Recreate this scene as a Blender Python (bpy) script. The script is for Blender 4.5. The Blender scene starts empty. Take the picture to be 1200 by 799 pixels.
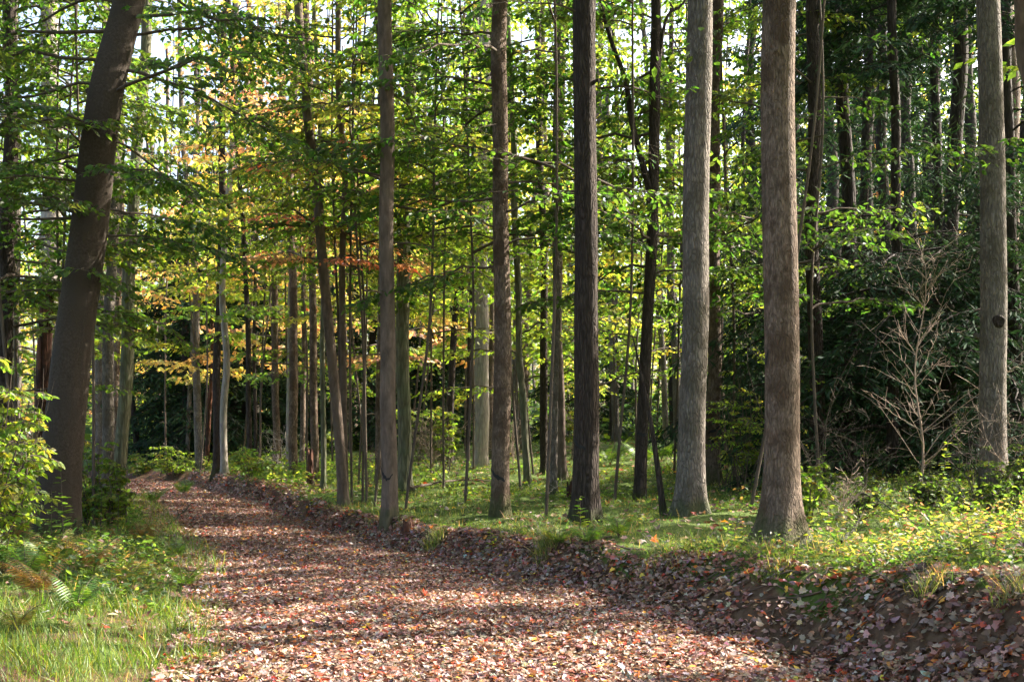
import bpy, math
import numpy as np
from mathutils import Vector

# ---------------------------------------------------------------- camera, light, exposure
scn = bpy.context.scene
COL = scn.collection
CAM_H = 1.5
F, HX, HY = 1333.0, 600.0, 510.0            # focal length and principal point, in pixels of a 1200 wide frame
cam = bpy.data.cameras.new('camera')
cam.sensor_width = 36.0
cam.lens = F * 36.0 / 1200.0
cam.shift_y = (HY - 399.5) / 1200.0
cam.clip_end = 2000.0
cam.clip_start = 0.05
cam_o = bpy.data.objects.new('camera', cam)
cam_o.location = (0, 0, CAM_H)
cam_o.rotation_euler = (math.radians(90), 0, 0)
COL.objects.link(cam_o)
scn.camera = cam_o

SUN_EL, SUN_AZ = math.radians(36), math.radians(24)       # azimuth counted from +X towards +Y
S = np.array([math.cos(SUN_EL) * math.cos(SUN_AZ), math.cos(SUN_EL) * math.sin(SUN_AZ), math.sin(SUN_EL)])
world = bpy.data.worlds.new('World')
scn.world = world
world.use_nodes = True
nt = world.node_tree
sky = nt.nodes.new('ShaderNodeTexSky')
sky.sky_type = 'NISHITA'
sky.sun_disc = False
sky.sun_elevation = SUN_EL
sky.sun_rotation = math.atan2(S[0], S[1])
sky.dust_density = 6.0
nt.links.new(sky.outputs[0], nt.nodes['Background'].inputs[0])
nt.nodes['Background'].inputs[1].default_value = 0.15
sl = bpy.data.lights.new('sun', 'SUN')
sl.energy = 5.0
sl.angle = math.radians(0.53)
sl.color = (1.0, 0.93, 0.82)
so = bpy.data.objects.new('sun', sl)
so.rotation_euler = Vector(S).to_track_quat('Z', 'Y').to_euler()
so.location = (30, 10, 40)
COL.objects.link(so)
scn.view_settings.view_transform = 'Standard'
scn.view_settings.look = 'None'
scn.view_settings.exposure = 2.3
scn.view_settings.gamma = 1.0
cy = scn.cycles
cy.use_denoising = True
cy.max_bounces = 6
cy.diffuse_bounces = 4
cy.transmission_bounces = 4
cy.glossy_bounces = 1
cy.caustics_reflective = False
cy.caustics_refractive = False
cy.use_adaptive_sampling = True
cy.adaptive_threshold = 0.03

# ---------------------------------------------------------------- terrain
def smooth(t):
    t = np.clip(t, 0, 1)
    return t * t * (3 - 2 * t)

_RY = np.array([-30, 0, 5, 6.9, 8.5, 10.5, 14.3, 17.4, 22, 30.8, 36.4, 42, 50, 60, 400.])
_RX = np.array([6, 3.6, 2.35, 2.0, 1.40, 0.62, -1.38, -2.8, -4.6, -8.0, -11.2, -16.0, -24, -34, -34.])
_LY = np.array([-30, 0, 5, 6.9, 8.7, 11.1, 14.3, 17.4, 22.2, 30.8, 38, 44, 52, 60, 400.])
_LX = np.array([-0.5, -1.0, -1.7, -1.95, -2.35, -3.0, -4.1, -5.3, -7.1, -10.8, -15.0, -20, -28, -36, -36.])
def redge(y): return np.interp(y, _RY, _RX)
def ledge(y): return np.interp(y, _LY, _LX)
def bankh(y): return np.interp(y, [0, 5, 8, 11, 15, 20, 28, 40], [.75, .66, .56, .40, .33, .32, .42, .42])
def bankw(y): return np.interp(y, [9, 13], [.8, .45])
def wob(x, y, f, s):
    return (np.sin(x * f * 1.3 + s) * np.cos(y * f * .9 + s * 2.1) + .6 * np.sin(x * f * 2.7 - y * f * 1.9 + s * 3.3)
            + .35 * np.cos(x * f * 4.9 + y * f * 5.3 + s * .7))
def terrain(x, y):
    x = np.asarray(x, float); y = np.asarray(y, float)
    R, L = redge(y), ledge(y)
    edge = wob(x * .3, y, .9, 1.0)
    dR = x - R + .12 * edge + .07 * wob(x, y, 1.6, 6.)
    dL = L - x
    far = smooth((y - 45) / 12)
    bh = bankh(y) * (1 - far) + .5 * far * .0
    zr = bh * smooth(dR / bankw(y)) + .046 * np.clip(dR - .6, 0, 16) + .012 * np.clip(dR - 17, 0, 60)
    zl = .13 * smooth(dL / 1.1) + .012 * np.clip(dL, 0, 60)
    off = np.clip(np.maximum(dR, dL), 0, 1)
    z = np.where(dR > 0, zr, 0) + np.where(dL > 0, zl, 0)
    z = z + off * .05 * wob(x, y, .9, 2.0) + off * .02 * wob(x, y, 3.1, 5.0)
    z = z + .018 * wob(x, y, 1.7, .3) * (1 - off) + .04 * np.sin(y * .55 + 1.0) * (1 - off) * smooth((y - 12) / 10)
    z = z + np.where((dR > 0) & (dR < .9), 1, 0) * .022 * np.sin(np.clip(dR / .9, 0, 1) * np.pi) * wob(x, y, 5.5, 1.3) * smooth((24 - y) / 8)
    z = z + .055 * np.clip(y - 60, 0, 200) * .9 + .03 * np.clip(np.abs(x) - 30, 0, 100)
    return z

def ray(px, py):
    return np.array([(px - HX) / F, 1.0, -(py - HY) / F])
def at(px, py):
    """the point of the ground seen at a pixel"""
    d = ray(px, py)
    Y = np.concatenate([np.arange(3, 60, .02), np.arange(60, 180, .2)])
    x = d[0] * Y; z = CAM_H + d[2] * Y
    k = np.argmax(z <= terrain(x, Y))
    if k == 0: k = len(Y) - 1
    return np.array([x[k], Y[k], float(terrain(x[k], Y[k]))])
def W(px, py, Y):
    return np.array([(px - HX) / F * Y, Y, CAM_H - (py - HY) / F * Y])
def topx(p, Y): return F * p / Y

# where the sun reaches the ground: gaps cut into the crowns to let it through (pixel of the centre, half-widths in metres, strength)
LIT = []
for (px, py, rx, ry, s) in [
    (600, 778, 3.2, .75, .95), (250, 770, 1.9, .8, .85), (430, 706, 2.2, .45, .9), (160, 745, 2.0, 1.2, .95), (80, 690, 2.2, 1.2, .8),
    (330, 630, 1.7, 1.0, 1), (240, 625, 1.2, .7, .9), (290, 586, 2.6, .8, 1), (170, 566, 2, 1.2, .9), (160, 655, 1.4, 1.0, .85), (420, 628, 1.5, .9, 1), (-10, 665, 3.6, 2.2, 1),
    (560, 590, 2.4, 2.4, 1), (480, 615, 1.8, 1.1, 1), (630, 595, 2.0, 1.4, .95), (700, 590, 1.6, 1.2, .8), (520, 570, 3, 3, .85), (640, 560, 3.5, 4, 1), (740, 540, 5, 5, 1), (850, 560, 3.5, 3, .7), (600, 545, 5, 5, .8),
    (838, 640, .8, .8, .95), (1090, 640, 1.3, .55, .8), (1170, 625, 1.2, 1.1, .95), (1080, 600, 1.8, .5, .7), (1180, 575, 1.5, 1, .7),
    (980, 640, .5, .4, .8), (960, 600, 2.0, .8, .75), (400, 575, 2.4, 1.5, .8), (260, 560, 3, 2, .8)]:
    c = at(px, py); LIT.append((c[0], c[1], rx, ry, s))
def lit(P):
    """how much of the gap a point of a crown stands in"""
    zg = .3
    k = (P[:, 2] - zg) / S[2]
    gx = P[:, 0] - S[0] * k; gy = P[:, 1] - S[1] * k
    k2 = (P[:, 2] - terrain(gx, gy)) / S[2]
    gx = P[:, 0] - S[0] * k2; gy = P[:, 1] - S[1] * k2
    out = np.zeros(len(P))
    for (cx, cy_, rx, ry, s) in LIT:
        q = ((gx - cx) / rx) ** 2 + ((gy - cy_) / ry) ** 2 + .35 * np.sin(gx * 5.1 + gy * 3) * np.sin(gy * 7.3 - gx * 2)
        out = np.maximum(out, s * np.clip((1.35 - q) / .5, 0, 1))
    return out

def hidden(P, high=.45):
    """1 where a point lies outside the photograph"""
    y = np.maximum(P[:, 1], .1); px = HX + F * P[:, 0] / y; py = HY - F * (P[:, 2] - CAM_H) / y
    return (P[:, 1] > 2) * ((px < -40) | (px > 1240) | (py < -25)).astype(float) + (P[:, 1] > 14) * np.clip((P[:, 2] - 9) / 2, 0, 1) * high
def shafts(P):
    """gaps cut into the upper canopy: 1 where the sun gets through, followed along its rays"""
    k = (P[:, 2] - .3) / S[2]
    gx = P[:, 0] - S[0] * k; gy = P[:, 1] - S[1] * k
    w = wob(gx * .6, gy, .55, 4.0) + .4 * wob(gx, gy, 1.7, 1.0)
    track = (gx > ledge(gy) - 2.5) & (gx < redge(gy) + .3)
    thr = np.where(gy < 13, 1.6, np.where(track & (gy < 26), .7, -.9))
    return np.clip((w - thr) / .3 + .5, 0, 1)

# ---------------------------------------------------------------- materials
def mat(name):
    m = bpy.data.materials.new(name); m.use_nodes = True
    n = m.node_tree; n.nodes.clear()
    out = n.nodes.new('ShaderNodeOutputMaterial')
    return m, n, out
def N(n, t, **kw):
    x = n.nodes.new(t)
    for k, v in kw.items():
        if k == 'op': x.operation = v
        elif isinstance(k, str) and hasattr(x, k): setattr(x, k, v)
    return x
def ramp(n, stops):
    r = n.nodes.new('ShaderNodeValToRGB')
    e = r.color_ramp.elements
    while len(e) < len(stops): e.new(.5)
    for el, (p, c) in zip(e, stops):
        el.position = p; el.color = (*c, 1) if len(c) == 3 else c
    return r
def mixc(n, fac, a, b, blend='MIX'):
    m = n.nodes.new('ShaderNodeMix'); m.data_type = 'RGBA'; m.blend_type = blend
    for sock, v in ((m.inputs[0], fac), (m.inputs[6], a), (m.inputs[7], b)):
        if isinstance(v, bpy.types.NodeSocket): n.links.new(v, sock)
        elif isinstance(v, (int, float)): sock.default_value = v
        else: sock.default_value = (*v, 1)
    return m.outputs[2]

def leaf_mat(name, trans=.5, gain=(2.7, 2.4, 1.2), gloss=.025, rough=.5):
    m, n, out = mat(name)
    a = N(n, 'ShaderNodeAttribute'); a.attribute_name = 'col'
    d = N(n, 'ShaderNodeBsdfDiffuse'); t = N(n, 'ShaderNodeBsdfTranslucent'); g = N(n, 'ShaderNodeBsdfGlossy')
    g.inputs['Roughness'].default_value = rough
    g.inputs['Color'].default_value = (1, 1, 1, 1)
    n.links.new(a.outputs['Color'], d.inputs['Color'])
    n.links.new(mixc(n, 1.0, a.outputs['Color'], gain, 'MULTIPLY'), t.inputs['Color'])
    m1 = N(n, 'ShaderNodeMixShader'); m1.inputs[0].default_value = trans
    n.links.new(d.outputs[0], m1.inputs[1]); n.links.new(t.outputs[0], m1.inputs[2])
    m2 = N(n, 'ShaderNodeMixShader'); m2.inputs[0].default_value = gloss
    n.links.new(m1.outputs[0], m2.inputs[1]); n.links.new(g.outputs[0], m2.inputs[2])
    n.links.new(m2.outputs[0], out.inputs[0])
    return m

def bark_mat(name, dark, light, patch, scale=9., stretch=.16, bump=.6, crack=.6, moss=.0, moss_h=.5, ringy=False):
    m, n, out = mat(name)
    tc = N(n, 'ShaderNodeTexCoord'); oi = N(n, 'ShaderNodeObjectInfo')
    add = N(n, 'ShaderNodeVectorMath', op='ADD')
    sc = N(n, 'ShaderNodeVectorMath', op='SCALE'); sc.inputs[3].default_value = 37.0
    cmb = N(n, 'ShaderNodeCombineXYZ')
    for i in range(3): n.links.new(oi.outputs['Random'], cmb.inputs[i])
    n.links.new(cmb.outputs[0], sc.inputs[0])
    n.links.new(tc.outputs['Object'], add.inputs[0]); n.links.new(sc.outputs[0], add.inputs[1])
    mp = N(n, 'ShaderNodeMapping')
    mp.inputs['Scale'].default_value = (1, 1, stretch) if not ringy else (.35, .35, 1.6)
    n.links.new(add.outputs[0], mp.inputs[0])
    no = N(n, 'ShaderNodeTexNoise'); no.inputs['Scale'].default_value = scale * 1.6; no.inputs['Detail'].default_value = 7; no.inputs['Roughness'].default_value = .62
    n.links.new(mp.outputs[0], no.inputs['Vector'])
    # distortion of the furrows
    nd = N(n, 'ShaderNodeTexNoise'); nd.inputs['Scale'].default_value = scale * .5; nd.inputs['Detail'].default_value = 3
    n.links.new(mp.outputs[0], nd.inputs['Vector'])
    ad2 = N(n, 'ShaderNodeVectorMath', op='MULTIPLY_ADD')
    ad2.inputs[1].default_value = (.12, .12, .12)
    n.links.new(nd.outputs['Color'], ad2.inputs[0]); n.links.new(mp.outputs[0], ad2.inputs[2])
    vo = N(n, 'ShaderNodeTexVoronoi', feature='DISTANCE_TO_EDGE'); vo.inputs['Scale'].default_value = scale * 1.5
    n.links.new(ad2.outputs[0], vo.inputs['Vector'])
    cr = N(n, 'ShaderNodeMapRange'); cr.inputs[2].default_value = .22
    n.links.new(vo.outputs['Distance'], cr.inputs[0])
    big = N(n, 'ShaderNodeTexNoise'); big.inputs['Scale'].default_value = 2.6; big.inputs['Detail'].default_value = 5; big.inputs['Roughness'].default_value = .6
    n.links.new(add.outputs[0], big.inputs['Vector'])
    c1 = ramp(n, [(.32, dark), (.68, light)]); n.links.new(no.outputs[0], c1.inputs[0])
    pr = ramp(n, [(.49, (0, 0, 0)), (.58, (1, 1, 1))]); n.links.new(big.outputs[0], pr.inputs[0])
    pm = N(n, 'ShaderNodeMath', op='MULTIPLY'); pm.inputs[1].default_value = .85
    n.links.new(pr.outputs[0], pm.inputs[0])
    c2 = mixc(n, pm.outputs[0], c1.outputs[0], patch)
    inv = N(n, 'ShaderNodeMath', op='SUBTRACT'); inv.inputs[0].default_value = 1.0; n.links.new(cr.outputs[0], inv.inputs[1])
    cm = N(n, 'ShaderNodeMath', op='MULTIPLY'); cm.inputs[1].default_value = crack; n.links.new(inv.outputs[0], cm.inputs[0])
    c3 = mixc(n, cm.outputs[0], c2, tuple(v * .45 for v in dark))
    if moss > 0:
        sx = N(n, 'ShaderNodeSeparateXYZ'); n.links.new(tc.outputs['Object'], sx.inputs[0])
        mr = N(n, 'ShaderNodeMapRange'); mr.inputs[1].default_value = moss_h; mr.inputs[2].default_value = .05; 
        n.links.new(sx.outputs[2], mr.inputs[0])
        mn = N(n, 'ShaderNodeTexNoise'); mn.inputs['Scale'].default_value = 9; mn.inputs['Detail'].default_value = 5
        n.links.new(add.outputs[0], mn.inputs['Vector'])
        mm = N(n, 'ShaderNodeMath', op='MULTIPLY_ADD'); mm.inputs[1].default_value = 1.1; mm.inputs[2].default_value = -.62
        n.links.new(mr.outputs[0], mm.inputs[0])
        ms = N(n, 'ShaderNodeMath', op='ADD'); n.links.new(mm.outputs[0], ms.inputs[0]); n.links.new(mn.outputs[0], ms.inputs[1])
        mg = ramp(n, [(.35, (0, 0, 0)), (.75, (moss * .8,) * 3)]); n.links.new(ms.outputs[0], mg.inputs[0])
        c3 = mixc(n, mg.outputs[0], c3, (.045, .065, .014))
    b = N(n, 'ShaderNodeBsdfPrincipled'); b.inputs['Roughness'].default_value = .92
    b.inputs['Specular IOR Level'].default_value = .2
    n.links.new(c3, b.inputs['Base Color'])
    hm = N(n, 'ShaderNodeMath', op='MULTIPLY_ADD'); hm.inputs[1].default_value = crack
    n.links.new(cr.outputs[0], hm.inputs[0])
    hs = N(n, 'ShaderNodeMath', op='MULTIPLY'); hs.inputs[1].default_value = .7; n.links.new(no.outputs[0], hs.inputs[0])
    n.links.new(hs.outputs[0], hm.inputs[2])
    bp = N(n, 'ShaderNodeBump'); bp.inputs['Strength'].default_value = bump; bp.inputs['Distance'].default_value = .03
    n.links.new(hm.outputs[0], bp.inputs['Height']); n.links.new(bp.outputs[0], b.inputs['Normal'])
    n.links.new(b.outputs[0], out.inputs[0])
    return m

B = {
    'beech': bark_mat('beech_bark', (.036, .027, .019), (.070, .053, .039), (.050, .039, .029), 22, .9, .30, .10, .5, .5),
    'furrow': bark_mat('furrowed_bark', (.080, .057, .040), (.26, .19, .14), (.085, .055, .035), 24, .30, 1.0, .35, .75, .55),
    'grey': bark_mat('grey_bark', (.12, .10, .085), (.25, .215, .18), (.115, .098, .075), 20, .26, 1.0, .5, .7, .4),
    'dark': bark_mat('dark_bark', (.030, .022, .018), (.085, .064, .050), (.06, .045, .036), 20, .16, 1.0, .6, .5, .3),
    'red': bark_mat('reddish_bark', (.075, .055, .042), (.19, .14, .108), (.14, .105, .08), 8, .3, .5, .25, .5, .3),
    'pale': bark_mat('pale_bark', (.20, .17, .145), (.38, .33, .28), (.26, .24, .19), 9, .2, .6, .35, .4, .3),
    'green': bark_mat('mossy_green_bark', (.09, .085, .052), (.22, .21, .14), (.14, .15, .09), 10, .16, .7, .5, .5, .6),
    'rot': bark_mat('rotten_bark', (.05, .022, .014), (.17, .075, .045), (.03, .02, .015), 7, .12, 1.0, .7),
    'twig': bark_mat('twig_bark', (.06, .045, .034), (.13, .10, .075), (.10, .08, .06), 10, .3, .2, .1),
    'bare': bark_mat('bare_sapling_bark', (.20, .14, .10), (.40, .32, .26), (.30, .22, .16), 10, .3, .2, .1),
    'hemlock': bark_mat('hemlock_bark', (.022, .018, .016), (.07, .055, .046), (.05, .04, .033), 12, .2, .8, .5),
}
LEAF = leaf_mat('leaf', .62)
NEEDLE = leaf_mat('needle', .2, (1.4, 1.4, .8), .012, .6)
GRASSM = leaf_mat('grass_blade', .45, (2.1, 1.9, .8), .035, .5)
LITTER = leaf_mat('dry_leaf', .18, (1.4, 1.0, .6), .03, .5)

# ---------------------------------------------------------------- mesh building
class M:
    def __init__(s): s.v = []; s.f = {}; s.n = 0
    def add(s, V, Fc, mi=0, col=None, sm=False):
        """V (n,3); Fc (m,k); col (m,3) or None"""
        if len(V) == 0: return
        Fc = np.asarray(Fc, np.int64)
        k = Fc.shape[1]
        if col is None: col = np.full((len(Fc), 3), .1)
        s.f.setdefault(k, []).append((Fc + s.n, np.full(len(Fc), mi, np.int32), np.asarray(col, np.float32), np.full(len(Fc), sm)))
        s.v.append(np.asarray(V, np.float64)); s.n += len(V)
    def build(s, name, mats, parent=None, origin=(0, 0, 0), attrs=None):
        me = bpy.data.meshes.new(name)
        V = np.concatenate(s.v) - np.asarray(origin)
        me.vertices.add(len(V)); me.vertices.foreach_set('co', V.astype(np.float32).ravel())
        idx, start, mi, col, sm = [], [], [], [], []
        o = 0
        for k, L in s.f.items():
            for (Fc, m_, c, q) in L:
                idx.append(Fc.ravel()); start.append(o + k * np.arange(len(Fc))); o += Fc.size
                mi.append(m_); col.append(c); sm.append(q)
        idx = np.concatenate(idx).astype(np.int32); start = np.concatenate(start).astype(np.int32)
        me.loops.add(len(idx)); me.loops.foreach_set('vertex_index', idx)
        me.polygons.add(len(start)); me.polygons.foreach_set('loop_start', start)
        me.polygons.foreach_set('material_index', np.concatenate(mi))
        me.polygons.foreach_set('use_smooth', np.concatenate(sm))
        a = me.attributes.new('col', 'FLOAT_COLOR', 'FACE')
        c = np.concatenate(col); a.data.foreach_set('color', np.c_[c, np.ones(len(c))].astype(np.float32).ravel())
        for k, v in (attrs or {}).items():
            a = me.attributes.new(k, 'FLOAT', 'POINT'); a.data.foreach_set('value', np.asarray(v, np.float32))
        me.update(calc_edges=True)
        for m_ in (mats if isinstance(mats, (list, tuple)) else [mats]): me.materials.append(m_)
        ob = bpy.data.objects.new(name, me); COL.objects.link(ob)
        if parent is not None: ob.parent = parent
        else: ob.location = origin
        return ob

def norm(a): return a / np.maximum(np.linalg.norm(a, axis=-1, keepdims=True), 1e-9)
def tag(o, label=None, cat=None, group=None, kind=None):
    for k, v in (('label', label), ('category', cat), ('group', group), ('kind', kind)):
        if v: o[k] = v
    return o
def empty(name, loc, label, cat, group=None):
    o = bpy.data.objects.new(name, None); o.empty_display_size = .3
    COL.objects.link(o); o.location = loc
    return tag(o, label, cat, group)

def tube(m, P, r, sides=8, mi=0, cap=True):
    P = np.asarray(P, float); r = np.broadcast_to(np.asarray(r, float), (len(P),))
    T = norm(np.gradient(P, axis=0))
    ref = np.array([1., 0, 0]) if abs(T[0][0]) < .8 else np.array([0, 1., 0])
    U = norm(ref - T * (T @ ref)[:, None]); Vv = np.cross(T, U)
    th = np.linspace(0, 2 * np.pi, sides, endpoint=False)
    ring = P[:, None] + r[:, None, None] * (np.cos(th)[None, :, None] * U[:, None] + np.sin(th)[None, :, None] * Vv[:, None])
    n = len(P)
    i = np.arange(n - 1)[:, None] * sides; j = np.arange(sides)[None]; j2 = (j + 1) % sides
    Fc = np.stack([i + j, i + j2, i + sides + j2, i + sides + j], -1).reshape(-1, 4)
    m.add(ring.reshape(-1, 3), Fc, mi, sm=True)
    if cap:
        c = ring[-1].mean(0) + T[-1] * r[-1] * .5
        m.add(np.vstack([ring[-1], c]), np.stack([j[0], j2[0], np.full(sides, sides)], -1), mi, sm=True)

def prisms(m, P0, P1, r0, r1, mi=0):
    """many three-sided twigs at once"""
    if len(P0) == 0: return
    T = norm(P1 - P0)
    ref = np.where(np.abs(T[:, 2:3]) > .9, [[1., 0, 0]], [[0, 0, 1.]])
    U = norm(np.cross(T, ref)); Vv = np.cross(T, U)
    vs = []
    for P, r in ((P0, r0), (P1, r1)):
        for a in (0, 2.094, 4.189):
            vs.append(P + (np.cos(a) * U + np.sin(a) * Vv) * np.asarray(r).reshape(-1, 1))
    V = np.stack(vs, 1).reshape(-1, 3)
    b = np.arange(len(P0))[:, None] * 6
    Fc = np.concatenate([b + np.array([[q, (q + 1) % 3, 3 + (q + 1) % 3, 3 + q]]) for q in range(3)])
    m.add(V, Fc, mi, sm=True)

def place(m, tv, tf, pos, X, Z, sc, col, mi=0, bend=None):
    """copies of a little template (x along the leaf, y across, z up) into one mesh; tf: list of equal-length faces"""
    if len(pos) == 0: return
    X = norm(X); Z = norm(Z - X * np.sum(X * Z, -1, keepdims=True)); Yv = np.cross(Z, X)
    tv = np.asarray(tv, float)
    t = np.repeat(tv[None], len(pos), 0)
    if bend is not None:
        t[:, :, 2] += bend[0][:, None] * t[:, :, 0] ** 2 + bend[1][:, None] * t[:, :, 1] ** 2
    t = t * np.asarray(sc).reshape(-1, 1, 1)
    V = pos[:, None] + t[:, :, 0:1] * X[:, None] + t[:, :, 1:2] * Yv[:, None] + t[:, :, 2:3] * Z[:, None]
    nv = len(tv)
    tf = np.asarray(tf)
    Fc = (np.arange(len(pos))[:, None, None] * nv + tf[None]).reshape(-1, tf.shape[1])
    m.add(V.reshape(-1, 3), Fc, mi, np.repeat(col, len(tf), 0))

L_FOLD = ([(0, 0, 0), (.33, .23, .03), (.68, .2, .02), (1, 0, -.06), (.68, -.2, .02), (.33, -.23, .03)], [(0, 3, 2, 1), (0, 5, 4, 3)])
L_FLAT = ([(0, 0, 0), (.45, .27, .02), (1, 0, 0), (.45, -.27, -.02)], [(0, 3, 2, 1)])
L_NEEDLE = ([(0, 0, 0), (.5, .11, .0), (1, 0, 0), (.5, -.11, .0)], [(0, 3, 2, 1)])

PAL = {
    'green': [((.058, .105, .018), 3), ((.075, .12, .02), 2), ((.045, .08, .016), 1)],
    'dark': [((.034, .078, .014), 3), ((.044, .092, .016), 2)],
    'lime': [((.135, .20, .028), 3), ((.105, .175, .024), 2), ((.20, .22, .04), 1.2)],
    'mid': [((.082, .148, .022), 3), ((.11, .168, .026), 2), ((.17, .19, .035), .8)],
    'autumn': [((.34, .30, .07), 2), ((.38, .26, .12), 2), ((.15, .20, .025), 2), ((.36, .20, .14), 1)],
    'orange': [((.40, .29, .14), 2), ((.38, .33, .11), 2.5), ((.38, .24, .19), 1.2), ((.15, .18, .03), 1)],
    'red': [((.36, .15, .11), 2), ((.40, .24, .15), 2), ((.16, .19, .03), 1)],
    'mixed': [((.10, .14, .026), 3), ((.16, .18, .035), 2.4), ((.36, .29, .12), 1.2), ((.38, .24, .17), .8)],
    'hem': [((.020, .044, .022), 3), ((.028, .056, .024), 2)],
    'floor': [((.045, .09, .018), 3), ((.065, .11, .022), 2), ((.10, .115, .035), 1.0), ((.15, .10, .05), .6)],
}
def pick(rng, pal, n):
    p = PAL[pal]; w = np.array([q[1] for q in p], float)
    return np.array([q[0] for q in p])[rng.choice(len(p), n, p=w / w.sum())]
def jit(rng, c, a=.25):
    return np.clip(c * (1 + a * rng.standard_normal((len(c), 1))) * (1 + .12 * rng.standard_normal(c.shape)), .004, .8)

def spawn(rng, P0, D, L, G, idx, n, t0, t1, ang, lf, zj=.08):
    m = len(L)
    t = t0 + (t1 - t0) * (np.arange(n)[None] + rng.random((m, n))) / n
    side = np.where((np.arange(n)[None] + rng.integers(0, 2, (m, 1))) % 2 == 0, 1., -1.)
    P = P0[:, None] + D[:, None] * (L[:, None] * t)[..., None]
    P[..., 2] -= G[:, None] * L[:, None] * t ** 2
    T = np.repeat(D[:, None], n, 1).copy(); T[..., 2] -= 2 * G[:, None] * t
    T = norm(T)
    perp = norm(np.cross(T, np.array([0, 0, 1.])))
    a = ang * (.75 + .5 * rng.random((m, n))) * side
    nd = np.cos(a)[..., None] * T + np.sin(a)[..., None] * perp
    nd[..., 2] += zj * rng.standard_normal((m, n))
    nl = L[:, None] * lf * (1.1 - .65 * t) * (.65 + .7 * rng.random((m, n)))
    return P.reshape(-1, 3), norm(nd).reshape(-1, 3), nl.ravel(), np.repeat(G, n), np.repeat(idx, n)

def leaves_on(rng, P0, D, L, G, idx, spacing, droop=.45):
    cnt = np.maximum(1, (L / spacing * (.6 + .8 * rng.random(len(L)))).astype(int))
    k = np.repeat(np.arange(len(L)), cnt)
    t = rng.random(len(k)) ** .8
    p = P0[k] + D[k] * (L[k] * t)[:, None]
    p[:, 2] -= G[k] * L[k] * t ** 2
    T = D[k]
    perp = norm(np.cross(T, np.array([0, 0, 1.])))
    side = rng.choice([-1., 1.], len(k))
    d = T * .7 + perp * (side * (.5 + .6 * rng.random(len(k))))[:, None]
    d[:, 2] -= droop + .35 * rng.standard_normal(len(k))
    n = np.array([0, 0, 1.]) + .7 * rng.standard_normal((len(k), 3))
    return p, norm(d), n, idx[k]

def foliage(m, rng, starts, dirs, lens, droop, leaf, pal, n1=9, n2=6, sp=.75, tmpl=L_FOLD, bark_mi=0, leaf_mi=1, wood=True, cull=1.0, rlimb=.02, keep=1.0):
    """limbs (arrays) with two orders of twigs and leaves, in one flat spray per limb"""
    starts = np.asarray(starts, float); dirs = norm(np.asarray(dirs, float)); lens = np.asarray(lens, float)
    G = np.full(len(lens), droop) if np.isscalar(droop) else np.asarray(droop)
    idx = np.arange(len(lens))
    A = spawn(rng, starts, dirs, lens, G, idx, n1, .18, 1.0, .85, .42)
    Bq = spawn(rng, *A, n2, .15, 1.0, .8, .42, .12)
    sets = [A, Bq]
    ps = [leaves_on(rng, *q, leaf * sp) for q in sets]
    p = np.concatenate([q[0] for q in ps]); d = np.concatenate([q[1] for q in ps]); nn = np.concatenate([q[2] for q in ps]); ix = np.concatenate([q[3] for q in ps])
    ok = rng.random(len(p)) < keep
    if cull > 0: ok &= rng.random(len(p)) > ((.95 if tmpl is L_NEEDLE else 1.4) if cull > .7 else cull) * lit(p) * np.where(p[:, 1] > 15, np.clip((p[:, 2] - (3.6 if tmpl is L_NEEDLE else 4.6)) / 1.4, .15, 1), 1.)
    hid = hidden(p, .1 if tmpl is L_NEEDLE else .45)
    if cull > 0: ok &= rng.random(len(p)) > hid * np.maximum(.96 * shafts(p), 1.2 * lit(p))
    p, d, nn, ix = p[ok], d[ok], nn[ok], ix[ok]
    if isinstance(pal, str): lc = pick(rng, pal, len(lens))
    else: lc = np.concatenate([pick(rng, q, 1) for q in rng.choice(pal, len(lens))])
    place(m, tmpl[0], tmpl[1], p, d, nn, leaf * (.65 + .6 * rng.random(len(p))), jit(rng, lc[ix]), leaf_mi)
    if wood:
        lm = starts + dirs * lens[:, None] * .5
        gone = np.maximum(lit(lm), lit(starts + dirs * lens[:, None] * .8)) * ((lm[:, 2] > 5.5) | (lm[:, 1] < 15)) > .6 if cull > .7 else np.zeros(len(lens), bool)
        for i in np.flatnonzero(~gone):
            t = np.linspace(0, 1, 9)[:, None]
            P = starts[i] + dirs[i] * lens[i] * t
            P[:, 2] -= G[i] * lens[i] * t[:, 0] ** 2
            P[1:] += rng.standard_normal((8, 3)) * .012 * lens[i]
            r = rlimb * (lens[i] / 2) ** .8
            tube(m, P, np.linspace(r, r * .2, 9), 5, bark_mi)
        for (q, r) in ((A, .006), (Bq, .0035)):
            P0, D, L, Gq, _ = q
            if cull > 0:
                mid = P0 + D * L[:, None] * .5
                kp = rng.random(len(L)) > np.maximum((1.3 if cull > .7 else cull) * lit(mid) * np.where(mid[:, 1] > 15, np.clip((mid[:, 2] - 4.6) / 1.4, .15, 1), 1.), hidden(mid) * .9 * shafts(mid))
                P0, D, L, Gq = P0[kp], D[kp], L[kp], Gq[kp]
            e = P0 + D * L[:, None]; e[:, 2] -= Gq * L
            h = P0 + D * L[:, None] * .5; h[:, 2] -= Gq * L * .25
            rr = np.full(len(L), r)
            prisms(m, P0, h, rr, rr * .8, bark_mi); prisms(m, h, e, rr * .8, rr * .4, bark_mi)

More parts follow.
